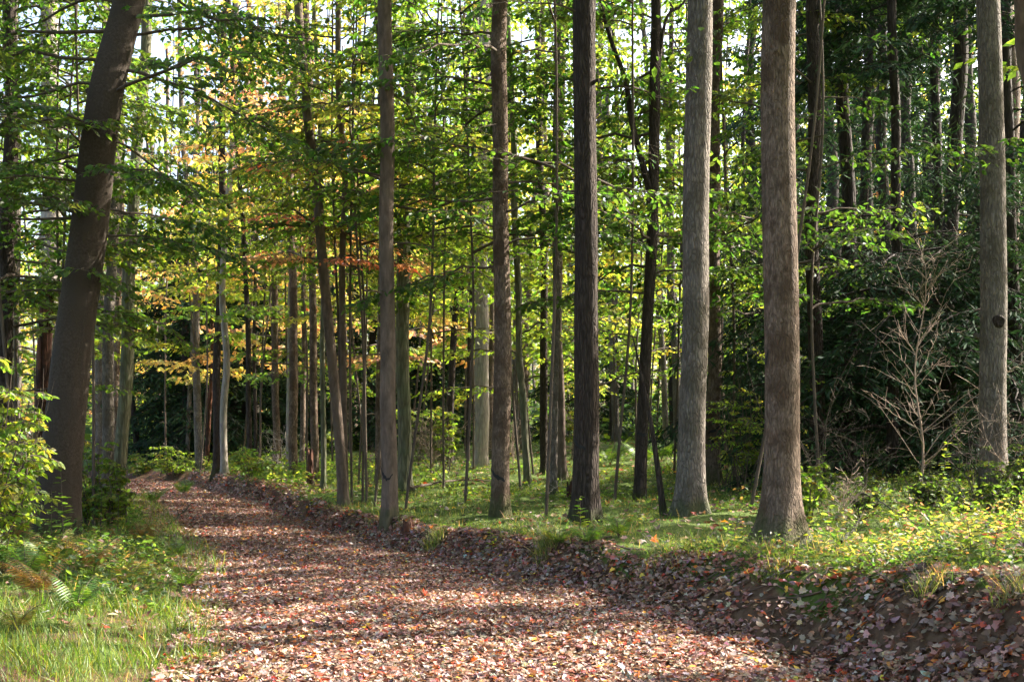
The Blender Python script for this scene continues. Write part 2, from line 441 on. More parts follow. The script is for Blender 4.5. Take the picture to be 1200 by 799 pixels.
# ---------------------------------------------------------------- trees
def spline(P, n):
    """Catmull-Rom through points, n samples"""
    P = np.asarray(P, float)
    Q = np.vstack([2 * P[0] - P[1], P, 2 * P[-1] - P[-2]])
    s = np.r_[0, np.cumsum(np.linalg.norm(np.diff(P, axis=0), axis=1))]
    u = np.interp(np.linspace(0, s[-1], n), s, np.arange(len(P)))
    i = np.clip(u.astype(int), 0, len(P) - 2); f = (u - i)[:, None]
    p0, p1, p2, p3 = Q[i], Q[i + 1], Q[i + 2], Q[i + 3]
    return .5 * (2 * p1 + (p2 - p0) * f + (2 * p0 - 5 * p1 + 4 * p2 - p3) * f ** 2 + (3 * p1 - p0 - 3 * p2 + p3) * f ** 3)

class Trunk:
    """centre line and radius of a trunk, with buttressed roots and an uneven surface"""
    def __init__(s, rng, P, r0, flare=.35, lobes=5, rough=.03, taper=.55, lobe_amp=.22, wander=1.):
        n = max(24, int((P[-1][2] - P[0][2]) / .22))
        s.P = spline(P, n); s.z = s.P[:, 2] - s.P[0, 2]; s.H = s.z[-1]; s.r0 = r0; s.rng = rng
        s.flare, s.lobes, s.rough, s.taper, s.lobe_amp = flare, lobes, rough, taper, lobe_amp
        s.ph = rng.random(12) * 6.28
        zz = s.z; fade = np.clip(zz / 1.5, 0, 1)
        s.P[:, 0] += fade * r0 * wander * (.30 * np.sin(zz * .8 + s.ph[7]) + .16 * np.sin(zz * 2.1 + s.ph[8]))
        s.P[:, 1] += fade * r0 * .3 * wander * np.sin(zz * .9 + s.ph[9])
    def centre(s, h):
        return np.stack([np.interp(h, s.z, s.P[:, i]) for i in range(3)], -1)
    def radius(s, h, th):
        b = s.r0 * (1.04 - s.taper * np.clip(h / s.H, 0, 1) ** 1.2)
        fl = np.exp(-np.clip(h + .05, 0, 50) / (1.1 * s.r0 + .07)) * 1.25
        lob = np.cos(th * s.lobes + s.ph[0]) * .6 + np.cos(th * (s.lobes - 2) + s.ph[1]) * .4
        k = 1 + s.flare * fl + s.lobe_amp * fl * lob
        k = k + s.rough * (np.sin(th * 2 + s.ph[2] + h * .9) * .8 + np.sin(th * 5 + s.ph[3] - h * 1.7) * .35 + np.sin(h * 3.1 + s.ph[4] + np.cos(th) * 1.3) * .5
                           + np.sin(th * 11 + h * 2.3 + s.ph[5]) * .22 + np.sin(h * 9.0 + th * 3 + s.ph[6]) * .2)
        return b * k
    def surf(s, h, th, off=0.):
        c = s.centre(h); r = s.radius(h, th) + off
        return c + np.stack([np.cos(th) * r, np.sin(th) * r, np.zeros_like(r)], -1)
    def mesh(s, m, sides=20, mi=0):
        h = np.unique(np.r_[np.linspace(-.25, .8, 14), np.arange(.8, s.H, .16 if sides > 16 else .3), s.H])
        th = np.linspace(0, 2 * np.pi, sides, endpoint=False)
        hh, tt = np.meshgrid(h, th, indexing='ij')
        V = s.surf(hh.ravel(), tt.ravel())
        V[:, 2] += np.where(hh.ravel() < 0, hh.ravel(), 0)
        n = len(h); i = np.arange(n - 1)[:, None] * sides; j = np.arange(sides)[None]; j2 = (j + 1) % sides
        m.add(V, np.stack([i + j, i + j2, i + sides + j2, i + sides + j], -1).reshape(-1, 4), mi, sm=True)

BLACK, nb, ob_ = mat('black_mark')
pb = N(nb, 'ShaderNodeBsdfPrincipled'); pb.inputs['Base Color'].default_value = (.012, .011, .010, 1); pb.inputs['Roughness'].default_value = .85
nb.links.new(pb.outputs[0], ob_.inputs[0])

def limb_set(rng, tr, n, z0, z1, l0, l1, rise=.25, az=None):
    h = np.sort(z0 + (z1 - z0) * (np.arange(n) + rng.random(n)) / n)
    a = rng.random() * 6.28 + np.arange(n) * 2.4 + .5 * rng.standard_normal(n) if az is None else np.radians(np.asarray(az)[np.arange(n) % len(az)]) + .18 * rng.standard_normal(n)
    st = tr.centre(h)
    f = (h - z0) / max(z1 - z0, .1)
    L = (l0 + (l1 - l0) * f) * (.75 + .5 * rng.random(n))
    D = np.stack([np.cos(a), np.sin(a), np.full(n, rise) + .12 * rng.standard_normal(n)], -1)
    return st, D, L

TREES = []
def tree(seed, px, py, w, label, bark='grey', pts=None, H=17., cat='tree', group=None, crowns=(), mark=None, name='tree', flare=.5, lobes=5, lobe_amp=.32, rough=.035, taper=.5, base=None, dead=0, conifer=None, Y=None, fork=None, r=None):
    """px, py: where the trunk meets the ground; w: its width in pixels at eye level; pts: (px, py) it passes on the way up"""
    rng = np.random.default_rng(seed)
    b = at(px, py) if base is None else np.array([base[0], base[1], float(terrain(base[0], base[1]))])
    if Y is not None and base is None:
        x = (px - HX) / F * Y; b = np.array([x, Y, float(terrain(x, Y))])
    Y = b[1]
    P = [b]
    for q in (pts or []):
        p = W(q[0], q[1], Y); p[1] += rng.normal() * .02 * (p[2] - b[2]); P.append(p)
    if len(P) == 1:
        k = rng.normal(size=2) * (.05 if name == 'sapling' else .018)
        P.append(b + np.array([k[0] * 3 + .1 * rng.normal(), k[1] * 3, 3])); P.append(P[-1] + np.array([k[0] * 3 - .1 * rng.normal(), k[1] * 3, 3]))
    if P[-1][2] - b[2] < H:
        d = norm(P[-1] - P[0]); d[:2] *= .6
        up = norm(d + np.r_[rng.normal(size=2) * .02, 0])
        while P[-1][2] - b[2] < H:
            P.append(P[-1] + up * 4 + np.r_[rng.normal(size=2) * .12, 0])
    r0 = r or w / F * Y / 2
    tr = Trunk(rng, P, r0, flare, lobes, rough, taper, lobe_amp, (.0 if w > 26 else .6) if pts else 1.)
    e = empty(name, b, label, cat, group)
    near = Y < 20
    m = M(); tr.mesh(m, 36 if near else (18 if Y < 34 else 9))
    if fork:
        for (h0, fpts, rk) in fork:
            c = tr.centre(h0); Q = [c] + [W(q[0], q[1], Y + dy) for (*q, dy) in fpts]
            Q = spline(Q, 24); rf = rk * r0 * np.linspace(1, .35, 24)
            tube(m, Q, rf, 10)
    if near and w > 12:
        for i in range(int(rng.integers(2, 6))):       # broken stubs and knots
            hs_ = .6 + 5.5 * rng.random(); ta = rng.random() * 6.28
            c0 = tr.surf(np.array([hs_]), np.array([ta]), -.02)[0]; dd = np.array([math.cos(ta), math.sin(ta), .35])
            ln = r0 * (.15 + .55 * rng.random() ** 2); rs = r0 * (.10 + .12 * rng.random())
            tube(m, np.array([c0, c0 + dd * ln * .5, c0 + dd * ln]), [rs * 1.5, rs, rs * .75], 9)
    for i in range(dead):
        h = 1.5 + rng.random() * 5; a = rng.random() * 6.28; L = .15 + .6 * rng.random()
        c = tr.centre(h); D = np.array([math.cos(a), math.sin(a), .1 + .5 * rng.random()])
        t = np.linspace(0, 1, 6)[:, None]
        Q = c + D * t * (L + r0); Q[:, 2] -= .25 * L * t[:, 0] ** 2; Q[2:] += rng.standard_normal((4, 3)) * .02
        tube(m, Q, np.linspace(.022, .006, 6) * min(1, r0 * 8), 5)
    m.build('trunk', [B[bark]], e, b)
    if mark:
        for (py0, th0, th1, py1, wd) in mark:       # pixel row and azimuth (degrees) of both ends of a brushed black stroke
            mz0, mz1 = W(0, py0, Y)[2] - b[2], W(0, py1, Y)[2] - b[2]
            t = np.linspace(0, 1, 26)
            th = np.radians(th0 + (th1 - th0) * t); h = mz0 + (mz1 - mz0) * t + .012 * np.sin(t * 9)
            ww = wd * (.35 + .65 * np.sin(np.pi * (t * .9 + .05))) * (1 + .25 * np.sin(t * 23))
            a_ = tr.surf(h + ww / 2, th, .004); c_ = tr.surf(h - ww / 2, th, .004)
            mm = M(); V = np.stack([a_, c_], 1).reshape(-1, 3); i = np.arange(25)[:, None] * 2
            mm.add(V, i + np.array([[0, 1, 3, 2]]), 0, sm=True)
            mm.build('paint_mark', [BLACK], e, b)
    if crowns or conifer:
        m = M()
        for c in crowns:
            st, D, L = limb_set(rng, tr, c['n'], c['z'][0], c['z'][1], c['l'][0], c['l'][1], c.get('rise', .2), c.get('az'))
            foliage(m, rng, st, D, L, c.get('droop', .25), c.get('leaf', .1), c.get('pal', 'green'), c.get('n1', 9), c.get('n2', 6), c.get('sp', .62), c.get('tmpl', L_FOLD if Y < 24 else L_FLAT),
                    cull=c.get('cull', .9), rlimb=c.get('r', .02), wood=c.get('wood', True), keep=c.get('keep', 1.))
        if conifer:
            c = conifer
            n = c['n']; h = np.linspace(c['z0'], H - .3, n) + rng.normal(size=n) * .12
            a = np.arange(n) * 2.4 + rng.normal(size=n) * .4
            st = tr.centre(h); L = c['len'] * np.clip((H + .5 - h) / (H - c['z0']), .12, 1) ** .7 * (.7 + .5 * rng.random(n))
            D = np.stack([np.cos(a), np.sin(a), np.full(n, .12) + .1 * rng.normal(size=n)], -1)
            foliage(m, rng, st, D, L, .38, c.get('leaf', .16), 'hem', 13, 8, c.get('sp', .42) * .72, L_NEEDLE, cull=c.get('cull', .9), rlimb=.018)
        m.build('crown', [B['hemlock'] if conifer else B['twig'], NEEDLE if conifer else LEAF], e, b)
    TREES.append((e, tr)); return e, tr

def C(n, z, l, pal='green', **k): return dict(n=n, z=z, l=l, pal=pal, **k)
def high(n=15, z0=9, z1=17, l=(3.6, 1.8), pal='green', leaf=.17, **k):
    return C(n, (z0, z1), l, pal, leaf=leaf, tmpl=L_FLAT, n1=9, n2=5, cull=k.pop('cull', .97), rise=.45, droop=.15, r=.035, **k)

# ---------------------------------------------------------------- ground and path
def ground_mat():
    m, n, out = mat('forest_floor')
    tc = N(n, 'ShaderNodeTexCoord')
    moss = N(n, 'ShaderNodeAttribute'); moss.attribute_name = 'moss'
    soil = N(n, 'ShaderNodeAttribute'); soil.attribute_name = 'soil'
    n1 = N(n, 'ShaderNodeTexNoise'); n1.inputs['Scale'].default_value = 14; n1.inputs['Detail'].default_value = 8; n1.inputs['Roughness'].default_value = .7
    n2 = N(n, 'ShaderNodeTexNoise'); n2.inputs['Scale'].default_value = 1.6; n2.inputs['Detail'].default_value = 6
    vo = N(n, 'ShaderNodeTexVoronoi'); vo.inputs['Scale'].default_value = 17
    for q in (n1, n2, vo): n.links.new(tc.outputs['Object'], q.inputs['Vector'])
    duff = ramp(n, [(.3, (.045, .026, .017)), (.55, (.12, .07, .042)), (.75, (.23, .14, .09))]); n.links.new(n1.outputs[0], duff.inputs[0])
    lv = mixc(n, .35, duff.outputs[0], vo.outputs['Color'], 'MULTIPLY')
    earth = ramp(n, [(.3, (.055, .034, .022)), (.7, (.14, .09, .056))]); n.links.new(n1.outputs[0], earth.inputs[0])
    c = mixc(n, soil.outputs['Fac'], lv, earth.outputs[0])
    green = ramp(n, [(.3, (.03, .05, .01)), (.7, (.10, .14, .028))]); n.links.new(n1.outputs[0], green.inputs[0])
    ad = N(n, 'ShaderNodeMath', op='ADD'); n.links.new(moss.outputs['Fac'], ad.inputs[0]); n.links.new(n2.outputs[0], ad.inputs[1])
    gm = ramp(n, [(.85, (0, 0, 0)), (1.05, (1, 1, 1))]); n.links.new(ad.outputs[0], gm.inputs[0])
    c = mixc(n, gm.outputs[0], c, green.outputs[0])
    b = N(n, 'ShaderNodeBsdfPrincipled'); b.inputs['Roughness'].default_value = .95; b.inputs['Specular IOR Level'].default_value = .15
    n.links.new(c, b.inputs['Base Color'])
    bp = N(n, 'ShaderNodeBump'); bp.inputs['Strength'].default_value = .8; bp.inputs['Distance'].default_value = .04
    n.links.new(n1.outputs[0], bp.inputs['Height']); n.links.new(bp.outputs[0], b.inputs['Normal'])
    n.links.new(b.outputs[0], out.inputs[0])
    return m
GROUND = ground_mat()

def moss_soil(x, y):
    dR, dL = x - redge(y), ledge(y) - x
    moss = np.where(dR > 0, smooth((dR - .55 * bankw(y)) / .3) * .85, 0) + np.where(dL > 0, smooth(dL / .6) * .45, 0)
    moss = moss * np.where(y > 34, .75, 1)
    soil = np.where((dR > .05) & (dR < .8), 1, 0) * smooth((13 - y) / 3.)
    return moss, soil
def axis(lo, hi, dense0, dense1, d, grow=1.09):
    a = list(np.arange(dense0, dense1, d)); s = d
    while a[-1] < hi: s = min(s * grow, 12); a.append(a[-1] + s)
    s = d
    while a[0] > lo: s = min(s * grow, 12); a.insert(0, a[0] - s)
    return np.array(a)
gx, gy = axis(-320, 320, -9, 6, .07), axis(-60, 620, 4, 26, .08, 1.05)
X, Yg = np.meshgrid(gx, gy, indexing='ij')
Z = terrain(X.ravel(), Yg.ravel())
i = np.arange(len(gx) - 1)[:, None] * len(gy); j = np.arange(len(gy) - 1)[None]
q = M(); q.add(np.c_[X.ravel(), Yg.ravel(), Z], np.stack([i + j, i + len(gy) + j, i + len(gy) + j + 1, i + j + 1], -1).reshape(-1, 4), 0, sm=True)
ms = moss_soil(X.ravel(), Yg.ravel())
g = q.build('ground', [GROUND], attrs={'moss': ms[0], 'soil': ms[1]}); tag(g, kind='structure')

ys = np.r_[np.arange(1, 26, .08), np.arange(26, 56, .25)]
us = np.linspace(0, 1, 46)
yy, uu = np.meshgrid(ys, us, indexing='ij')
lo = ledge(yy) + .05 + .10 * wob(yy, yy * .3, 2.1, .4); hi = redge(yy) + .10 + .08 * wob(yy, yy * .4, 1.9, 2.4)
xx = lo + (hi - lo) * uu
edge = np.minimum(uu, 1 - uu) * 46
zz = terrain(xx.ravel(), yy.ravel()) + np.where(edge.ravel() < .5, -.02, .012)
i = np.arange(len(ys) - 1)[:, None] * 46; j = np.arange(45)[None]
q = M(); q.add(np.c_[xx.ravel(), yy.ravel(), zz], np.stack([i + j, i + j + 1, i + 46 + j + 1, i + 46 + j], -1).reshape(-1, 4), 0, sm=True)
pm, n, out = mat('path_gravel')
tc = N(n, 'ShaderNodeTexCoord')
n1 = N(n, 'ShaderNodeTexNoise'); n1.inputs['Scale'].default_value = 22; n1.inputs['Detail'].default_value = 8; n1.inputs['Roughness'].default_value = .75
vo = N(n, 'ShaderNodeTexVoronoi'); vo.inputs['Scale'].default_value = 13
n.links.new(tc.outputs['Object'], n1.inputs['Vector']); n.links.new(tc.outputs['Object'], vo.inputs['Vector'])
r1 = ramp(n, [(.3, (.07, .042, .03)), (.55, (.17, .10, .075)), (.75, (.34, .235, .18))]); n.links.new(n1.outputs[0], r1.inputs[0])
r2 = ramp(n, [(.2, (.09, .045, .03)), (.5, (.26, .15, .11)), (.8, (.36, .17, .10))]); 
sv = N(n, 'ShaderNodeSeparateColor'); n.links.new(vo.outputs['Color'], sv.inputs[0]); n.links.new(sv.outputs[0], r2.inputs[0])
b = N(n, 'ShaderNodeBsdfPrincipled'); b.inputs['Roughness'].default_value = .9
n.links.new(mixc(n, .5, r1.outputs[0], r2.outputs[0]), b.inputs['Base Color'])
bp = N(n, 'ShaderNodeBump'); bp.inputs['Strength'].default_value = .9; bp.inputs['Distance'].default_value = .05
n.links.new(vo.outputs['Distance'], bp.inputs['Height']); n.links.new(bp.outputs[0], b.inputs['Normal']); n.links.new(b.outputs[0], out.inputs[0])
p_ = q.build('path', [pm]); tag(p_, kind='structure')

def tnormal(x, y):
    e = .04
    zx = (terrain(x + e, y) - terrain(x - e, y)) / (2 * e); zy = (terrain(x, y + e) - terrain(x, y - e)) / (2 * e)
    return norm(np.stack([-zx, -zy, np.ones_like(zx)], -1))

# fallen leaves: three shapes, curled
rng = np.random.default_rng(11)
def maple():
    a = np.radians([180, 150, 105, 88, 60, 38, 22, 0, -22, -38, -60, -88, -105, -150])
    r = np.array([.30, .44, .36, .52, .38, .56, .42, .64, .42, .56, .38, .52, .36, .44])
    v = [(.0, 0, 0)] + [(rr * math.cos(t), rr * math.sin(t), 0) for rr, t in zip(r, a)]
    return v, [(0, k + 1, (k + 1) % 14 + 1) for k in range(14)]
def oval():
    v = []; 
    for x, w in ((0, .03), (.2, .2), (.45, .27), (.72, .19), (1, .01)): v += [(x - .5, -w, 0), (x - .5, 0, -.03), (x - .5, w, 0)]
    f = []
    for k in range(4):
        for s_ in (0, 1): f.append((k * 3 + s_, k * 3 + s_ + 3, k * 3 + s_ + 4, k * 3 + s_ + 1))
    return v, f
DRY = np.array([(.38, .29, .24), (.32, .23, .19), (.25, .15, .105), (.14, .07, .045), (.08, .045, .033), (.42, .07, .035), (.52, .17, .04), (.62, .40, .05), (.44, .39, .36), (.28, .17, .14)])
DW = np.array([.14, .19, .24, .15, .09, .035, .035, .012, .03, .11]); DW = DW / DW.sum()
def litter(m, x, y, size, lift, tilt=.24, w=DW):
    n = len(x)
    if n == 0: return
    nn = tnormal(x, y) + tilt * rng.standard_normal((n, 3))
    a = rng.random(n) * 6.28
    d = np.stack([np.cos(a), np.sin(a), 0.25 * rng.standard_normal(n)], -1)
    pos = np.stack([x, y, terrain(x, y) + lift * rng.random(n) + .018], -1)
    col = jit(rng, DRY[rng.choice(len(DRY), n, p=w)], .22)
    kind = rng.random(n)
    for (sel, T, k) in ((kind < .28, maple(), 1.0), (kind >= .28, oval(), 1.)):
        c = int(sel.sum())
        place(m, T[0], T[1], pos[sel], d[sel], nn[sel], size[sel] * k, col[sel], 0, (.6 * rng.standard_normal(c), .9 * rng.standard_normal(c) + .25))
m = M()
def on_path(n, y0, y1, a=-.2, b_=.22, p=1.0):
    y = y0 + (y1 - y0) * rng.random(n); l, r = ledge(y) + a, redge(y) + b_
    x = l + (r - l) * rng.random(n); return x, y
for (n, y0, y1, s0, s1) in ((24000, 5.3, 9, .03, .068), (38000, 9, 15, .028, .06), (30000, 15, 25, .035, .07), (22000, 25, 46, .04, .08)):
    x, y = on_path(n, y0, y1); litter(m, x, y, s0 + (s1 - s0) * rng.random(n), .035)
o = m.build('fallen_leaves', [LITTER]); tag(o, 'dry red and brown autumn leaves covering the forest path', 'fallen leaves', kind='stuff')
m = M()
for (n, y0, y1, s0, s1) in ((9000, 5.5, 10, .03, .07), (11000, 10, 19, .035, .07), (4000, 19, 34, .06, .10)):
    y = y0 + (y1 - y0) * rng.random(n); x = redge(y) + .05 + np.where(y < 22, bankw(y) * 1.02, 1.2) * rng.random(n) ** 1.2
    ok = ((y > 9.5) | (rng.random(n) < .42)) & (rng.random(n) < 1.1 * smooth(.9 + .5 * wob(x, y, 1.3, 2.)))
    x, y = x[ok], y[ok]; litter(m, x, y, s0 + (s1 - s0) * rng.random(len(x)), .03, .3, DW * np.array([.6, .8, 1.3, 1.4, 1.3, 1, .8, 1, .6, 1.4]) / (DW * np.array([.6, .8, 1.3, 1.4, 1.3, 1, .8, 1, .6, 1.4])).sum())
n = 6000
y = 8 * (52 / 8) ** rng.random(n); x = np.where(rng.random(n) < .8, redge(y) + .8 + rng.random(n) * y * .62, ledge(y) - rng.random(n) * y * .3)
litter(m, x, y, (.05 + .05 * rng.random(n)) * np.where(y > 22, 1.4, 1), .04)
o = m.build('leaf_litter', [LITTER]); tag(o, 'scattered dry leaves over the earth bank and mossy forest floor', 'leaf litter', kind='stuff')

# ---------------------------------------------------------------- trees of the photograph
R_FACE = -90
tree(1, 66, 632, 47, 'thick smooth dark beech trunk leaning over the grassy verge of the path', 'beech', [(73, 520), (85, 400), (106, 250), (127, 120), (147, 0), (163, -90)], 15, 'beech tree',
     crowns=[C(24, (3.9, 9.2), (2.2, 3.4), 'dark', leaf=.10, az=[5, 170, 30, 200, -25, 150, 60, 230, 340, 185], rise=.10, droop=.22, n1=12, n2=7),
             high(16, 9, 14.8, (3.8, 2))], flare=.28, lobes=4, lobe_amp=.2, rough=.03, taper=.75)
tree(2, 52, 598, 17, 'rotten reddish brown trunk hugging the far side of the leaning beech', 'rot', [(53, 470), (54, 400), (55, 345)], 3.2, rough=.08, cat='dead tree', name='dead_tree', taper=.2)
tree(3, 60, 583, 25, 'pale sunlit trunk rising behind the leaning beech', 'pale', [(58, 450), (60, 320), (62, 200), (63, 60)], 17, crowns=[high(12, 7, 16, (3, 1.8))])
tree(4, 116, 562, 11, 'slim grey trunk just beside the leaning beech in a clump of four', 'grey', [(118, 400), (120, 250)], 16, crowns=[high(10, 8, 16, (2.6, 1.5)), C(4, (4, 8), (1.5, 2), 'green', leaf=.09)])
tree(5, 127, 590, 13, 'slim trunk with bright rim and dead twigs, second in the clump by the beech', 'grey', [(126, 480), (129, 400), (133, 300), (136, 150)], 16, crowns=[high(10, 8, 16, (2.6, 1.5))], dead=4, lobe_amp=.1)
tree(6, 136, 565, 9, 'thin dark trunk squeezed between two pale ones near the beech', 'furrow', [(136, 400), (138, 250)], 15, crowns=[high(8, 8, 15, (2.4, 1.5))])
tree(7, 137, 590, 15, 'mossy trunk at the grassy path edge, bowing out before rising slantwise', 'green', [(143, 500), (146, 450), (152, 350), (158, 250), (166, 130), (176, 0)], 16, crowns=[high(12, 8, 16, (3, 1.8)), C(4, (4.5, 8), (1.6, 1.6), 'green', leaf=.09)], dead=3)
tree(8, 162, 557, 7, 'solitary dark straight trunk standing where the path disappears', 'dark', None, 15, crowns=[C(14, (6, 15), (2.5, 1.8), 'mixed', leaf=.2)], Y=44)
tree(9, 254, 556, 9, 'dark stem of the two-stemmed pair on the mound', 'dark', [(255, 450), (258, 330), (263, 200)], 17, crowns=[C(14, (7, 17), (2.8, 2), 'mixed', leaf=.18)], dead=4)
tree(10, 263, 556, 8, 'sunlit pale stem of the two-stemmed pair on the mound', 'pale', [(262, 480), (265, 420), (262, 330), (270, 200)], 17, crowns=[C(10, (6, 16), (2.8, 2), 'autumn', leaf=.18)], dead=2)
tree(11, 219, 552, 5, 'thin pole trunk in the shaded stand beyond the mound', 'grey', None, 14, crowns=[C(8, (6, 14), (2, 1.5), 'mixed', leaf=.2)], Y=40)
tree(12, 234, 556, 9, 'grey trunk on the mound left bare up to its forked top', 'grey', [(231, 450), (228, 350), (222, 250), (212, 140)], 14, crowns=[C(9, (7, 14), (2.2, 1.5), 'orange', leaf=.2)], Y=36)
tree(13, 242, 552, 6, 'short reddish snag trunk behind the two-stemmed pair', 'rot', None, 6, Y=38, cat='dead tree', name='dead_tree')
tree(14, 293, 557, 6, 'very thin dark trunk between the two-stemmed pair and the brown row', 'dark', [(290, 400), (285, 250)], 15, crowns=[C(9, (6, 15), (2.2, 1.5), 'autumn', leaf=.18)])
tree(15, 300, 553, 4, 'hair-thin pole just behind the very thin dark trunk', 'dark', [(299, 400), (302, 280)], 13, crowns=[C(8, (5, 13), (1.8, 1.3), 'mid', leaf=.18)], Y=36)
tree(16, 324, 554, 8, 'straight grey brown trunk where the mound ends', 'furrow', [(323, 350), (322, 200)], 17, crowns=[C(12, (7, 17), (2.6, 2), 'autumn', leaf=.17)])
tree(17, 337, 558, 5, 'slender trunk with white sunlit edge in the brown row', 'pale', [(338, 400), (341, 250)], 15, crowns=[C(9, (7, 15), (2, 1.5), 'mid', leaf=.18)])
tree(18, 344, 560, 10, 'thick brown furrowed trunk of the row above the bank', 'furrow', [(344, 400), (342, 200)], 18, crowns=[C(12, (8, 18), (2.8, 2), 'autumn', leaf=.17)])
tree(19, 354, 556, 6, 'shaded thin trunk behind the thick brown one of the row', 'furrow', None, 16, crowns=[C(6, (7, 16), (2.2, 1.6), 'green', leaf=.18)], Y=33)
tree(20, 369, 566, 9, 'brown trunk beside the dark broken stump', 'furrow', [(368, 420), (364, 250), (360, 120)], 17, crowns=[C(10, (7, 17), (2.6, 1.8), 'autumn', leaf=.15)])
tree(21, 379, 573, 6, 'thin greenish trunk between stump and leaning red brown trunk', 'green', [(378, 420), (377, 280)], 14, crowns=[C(9, (5, 14), (2, 1.5), 'mid', leaf=.12)])
tree(22, 403, 594, 12, 'reddish brown trunk leaning far over the bank and crossing its straight twin', 'red', [(399, 540), (392, 440), (385, 370), (379, 300), (370, 210), (363, 150), (354, 80), (346, 0)], 16, crowns=[high(11, 9, 16, (2.8, 1.8), 'mixed'), C(6, (3.5, 7), (1.2, 1.6), 'red', leaf=.09)], rough=.02)
tree(23, 405, 588, 8, 'straight thin red brown twin of the leaning bank trunk', 'red', [(402, 430), (400, 300), (404, 200), (400, 80)], 15, crowns=[C(6, (4.2, 5.6), (1.5, 1.7), 'red', leaf=.09, az=[0, 20, 180, -40]), C(9, (6.5, 15), (2.2, 1.5), 'mixed', leaf=.11)], rough=.02)
tree(24, 444, 568, 9, 'shaded brown trunk half hidden behind the smooth marked trunk', 'furrow', [(446, 400), (448, 200)], 16, crowns=[C(7, (6, 16), (2.6, 1.8), 'lime', leaf=.13)])
tree(25, 457, 608, 18, 'smooth brown trunk on the bank edge with black V mark near its foot', 'red', [(456, 500), (455, 350), (454, 200), (453, 0)], 18,
     mark=[(546, -178, -100, 563, .075), (563, -112, -60, 556, .03)], crowns=[high(14, 8, 17, (3.2, 2), 'mixed'), C(5, (3.4, 7.5), (1.5, 2), 'mid', leaf=.09)], rough=.02, flare=.25)
tree(26, 474, 574, 16, 'grey green furrowed trunk standing behind the smooth marked trunk', 'green', [(474, 420), (476, 250), (479, 80)], 18, crowns=[C(7, (6, 17), (3, 2), 'mixed', leaf=.13)])
tree(27, 527, 548, 8, 'dark trunk slanting above a heap of dry brush', 'dark', [(528, 480), (531, 420), (535, 350), (540, 280)], 14, crowns=[C(6, (6, 14), (2.4, 1.6), 'mid', leaf=.16)], Y=30)
tree(28, 548, 545, 5, 'thin dark pole between the brush heap and the pale mossy trunk', 'dark', [(550, 440), (552, 330)], 13, crowns=[C(5, (5, 13), (2, 1.4), 'lime', leaf=.15)], Y=31)
tree(29, 563, 548, 16, 'pale green lichened broad trunk beyond the sunny clearing', 'pale', [(564, 420), (566, 280), (568, 120)], 19, crowns=[C(8, (7, 18), (3.2, 2.2), 'lime', leaf=.17)], Y=29)
tree(30, 575, 546, 7, 'brown trunk tucked behind the pale lichened trunk', 'furrow', None, 16, crowns=[C(6, (7, 16), (2.4, 1.6), 'lime', leaf=.18)], Y=33)
tree(31, 587, 606, 20, 'ringed grey brown trunk at the bank with a black stroke low down', 'furrow', [(587, 500), (587, 350), (586, 200), (587, 80), (588, 0)], 18,
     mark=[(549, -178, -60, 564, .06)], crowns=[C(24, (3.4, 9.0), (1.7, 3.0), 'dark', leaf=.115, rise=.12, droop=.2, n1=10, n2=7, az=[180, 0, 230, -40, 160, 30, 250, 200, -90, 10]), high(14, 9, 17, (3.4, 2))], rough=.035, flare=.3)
tree(32, 619, 568, 8, 'thin trunk with a gentle bend in the sunny clearing', 'green', [(616, 530), (612, 460), (608, 420), (607, 350), (604, 260), (602, 150)], 15, crowns=[C(7, (3.2, 14), (1.8, 1.5), 'lime', leaf=.1)], rough=.03)
tree(33, 638, 556, 9, 'dark shaded trunk behind the two slim clearing trunks', 'dark', [(636, 440), (638, 300)], 16, crowns=[C(6, (6, 16), (2.5, 1.7), 'lime', leaf=.15)])
tree(34, 648, 578, 9, 'slim straight grey trunk with small root spurs in the clearing', 'grey', [(649, 480), (651, 380), (652, 250), (653, 100)], 17, crowns=[C(7, (5, 16), (2.2, 1.7), 'mid', leaf=.11)])
tree(35, 659, 562, 10, 'sunlit slim trunk with swollen foot behind the straight grey one', 'red', [(656, 480), (654, 400), (656, 250)], 17, crowns=[C(6, (6, 17), (2.4, 1.7), 'lime', leaf=.14)], flare=.9)
tree(36, 686, 612, 28, 'nearly black furrowed straight trunk with leaf tufts, black slash at knee height', 'dark', [(687, 480), (687, 350), (686, 200), (685, 0)], 19,
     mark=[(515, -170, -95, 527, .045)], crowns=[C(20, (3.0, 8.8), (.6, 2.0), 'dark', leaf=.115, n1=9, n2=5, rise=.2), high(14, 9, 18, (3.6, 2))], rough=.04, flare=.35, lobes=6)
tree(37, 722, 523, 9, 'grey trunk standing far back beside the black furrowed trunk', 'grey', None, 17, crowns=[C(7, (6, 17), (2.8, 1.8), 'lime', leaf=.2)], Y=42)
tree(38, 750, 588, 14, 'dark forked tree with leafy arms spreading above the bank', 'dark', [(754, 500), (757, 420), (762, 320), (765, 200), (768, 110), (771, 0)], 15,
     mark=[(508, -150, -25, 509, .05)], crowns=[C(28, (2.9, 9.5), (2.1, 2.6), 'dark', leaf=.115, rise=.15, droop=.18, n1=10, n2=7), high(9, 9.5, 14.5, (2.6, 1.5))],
     fork=[(4.6, [(742, 150, 0), (733, 95, .1), (715, 45, .1), (703, 0, .2), (690, -60, .2)], .62), (6.2, [(780, 25, .2), (800, 5, .3), (830, -40, .4)], .4)], rough=.04, flare=.1)
tree(39, 778, 604, 7, 'broken dead trunk leaning against the dark forked tree', 'dark', [(770, 545), (762, 490), (752, 440), (743, 402), (740, 392)], 1.9, cat='dead tree', name='dead_tree', rough=.1, taper=.85)
tree(40, 781, 541, 7, 'thin grey trunk seen between the forked tree and the broad grey trunk', 'grey', None, 15, crowns=[C(6, (6, 15), (2.4, 1.6), 'mid', leaf=.17)], Y=31)
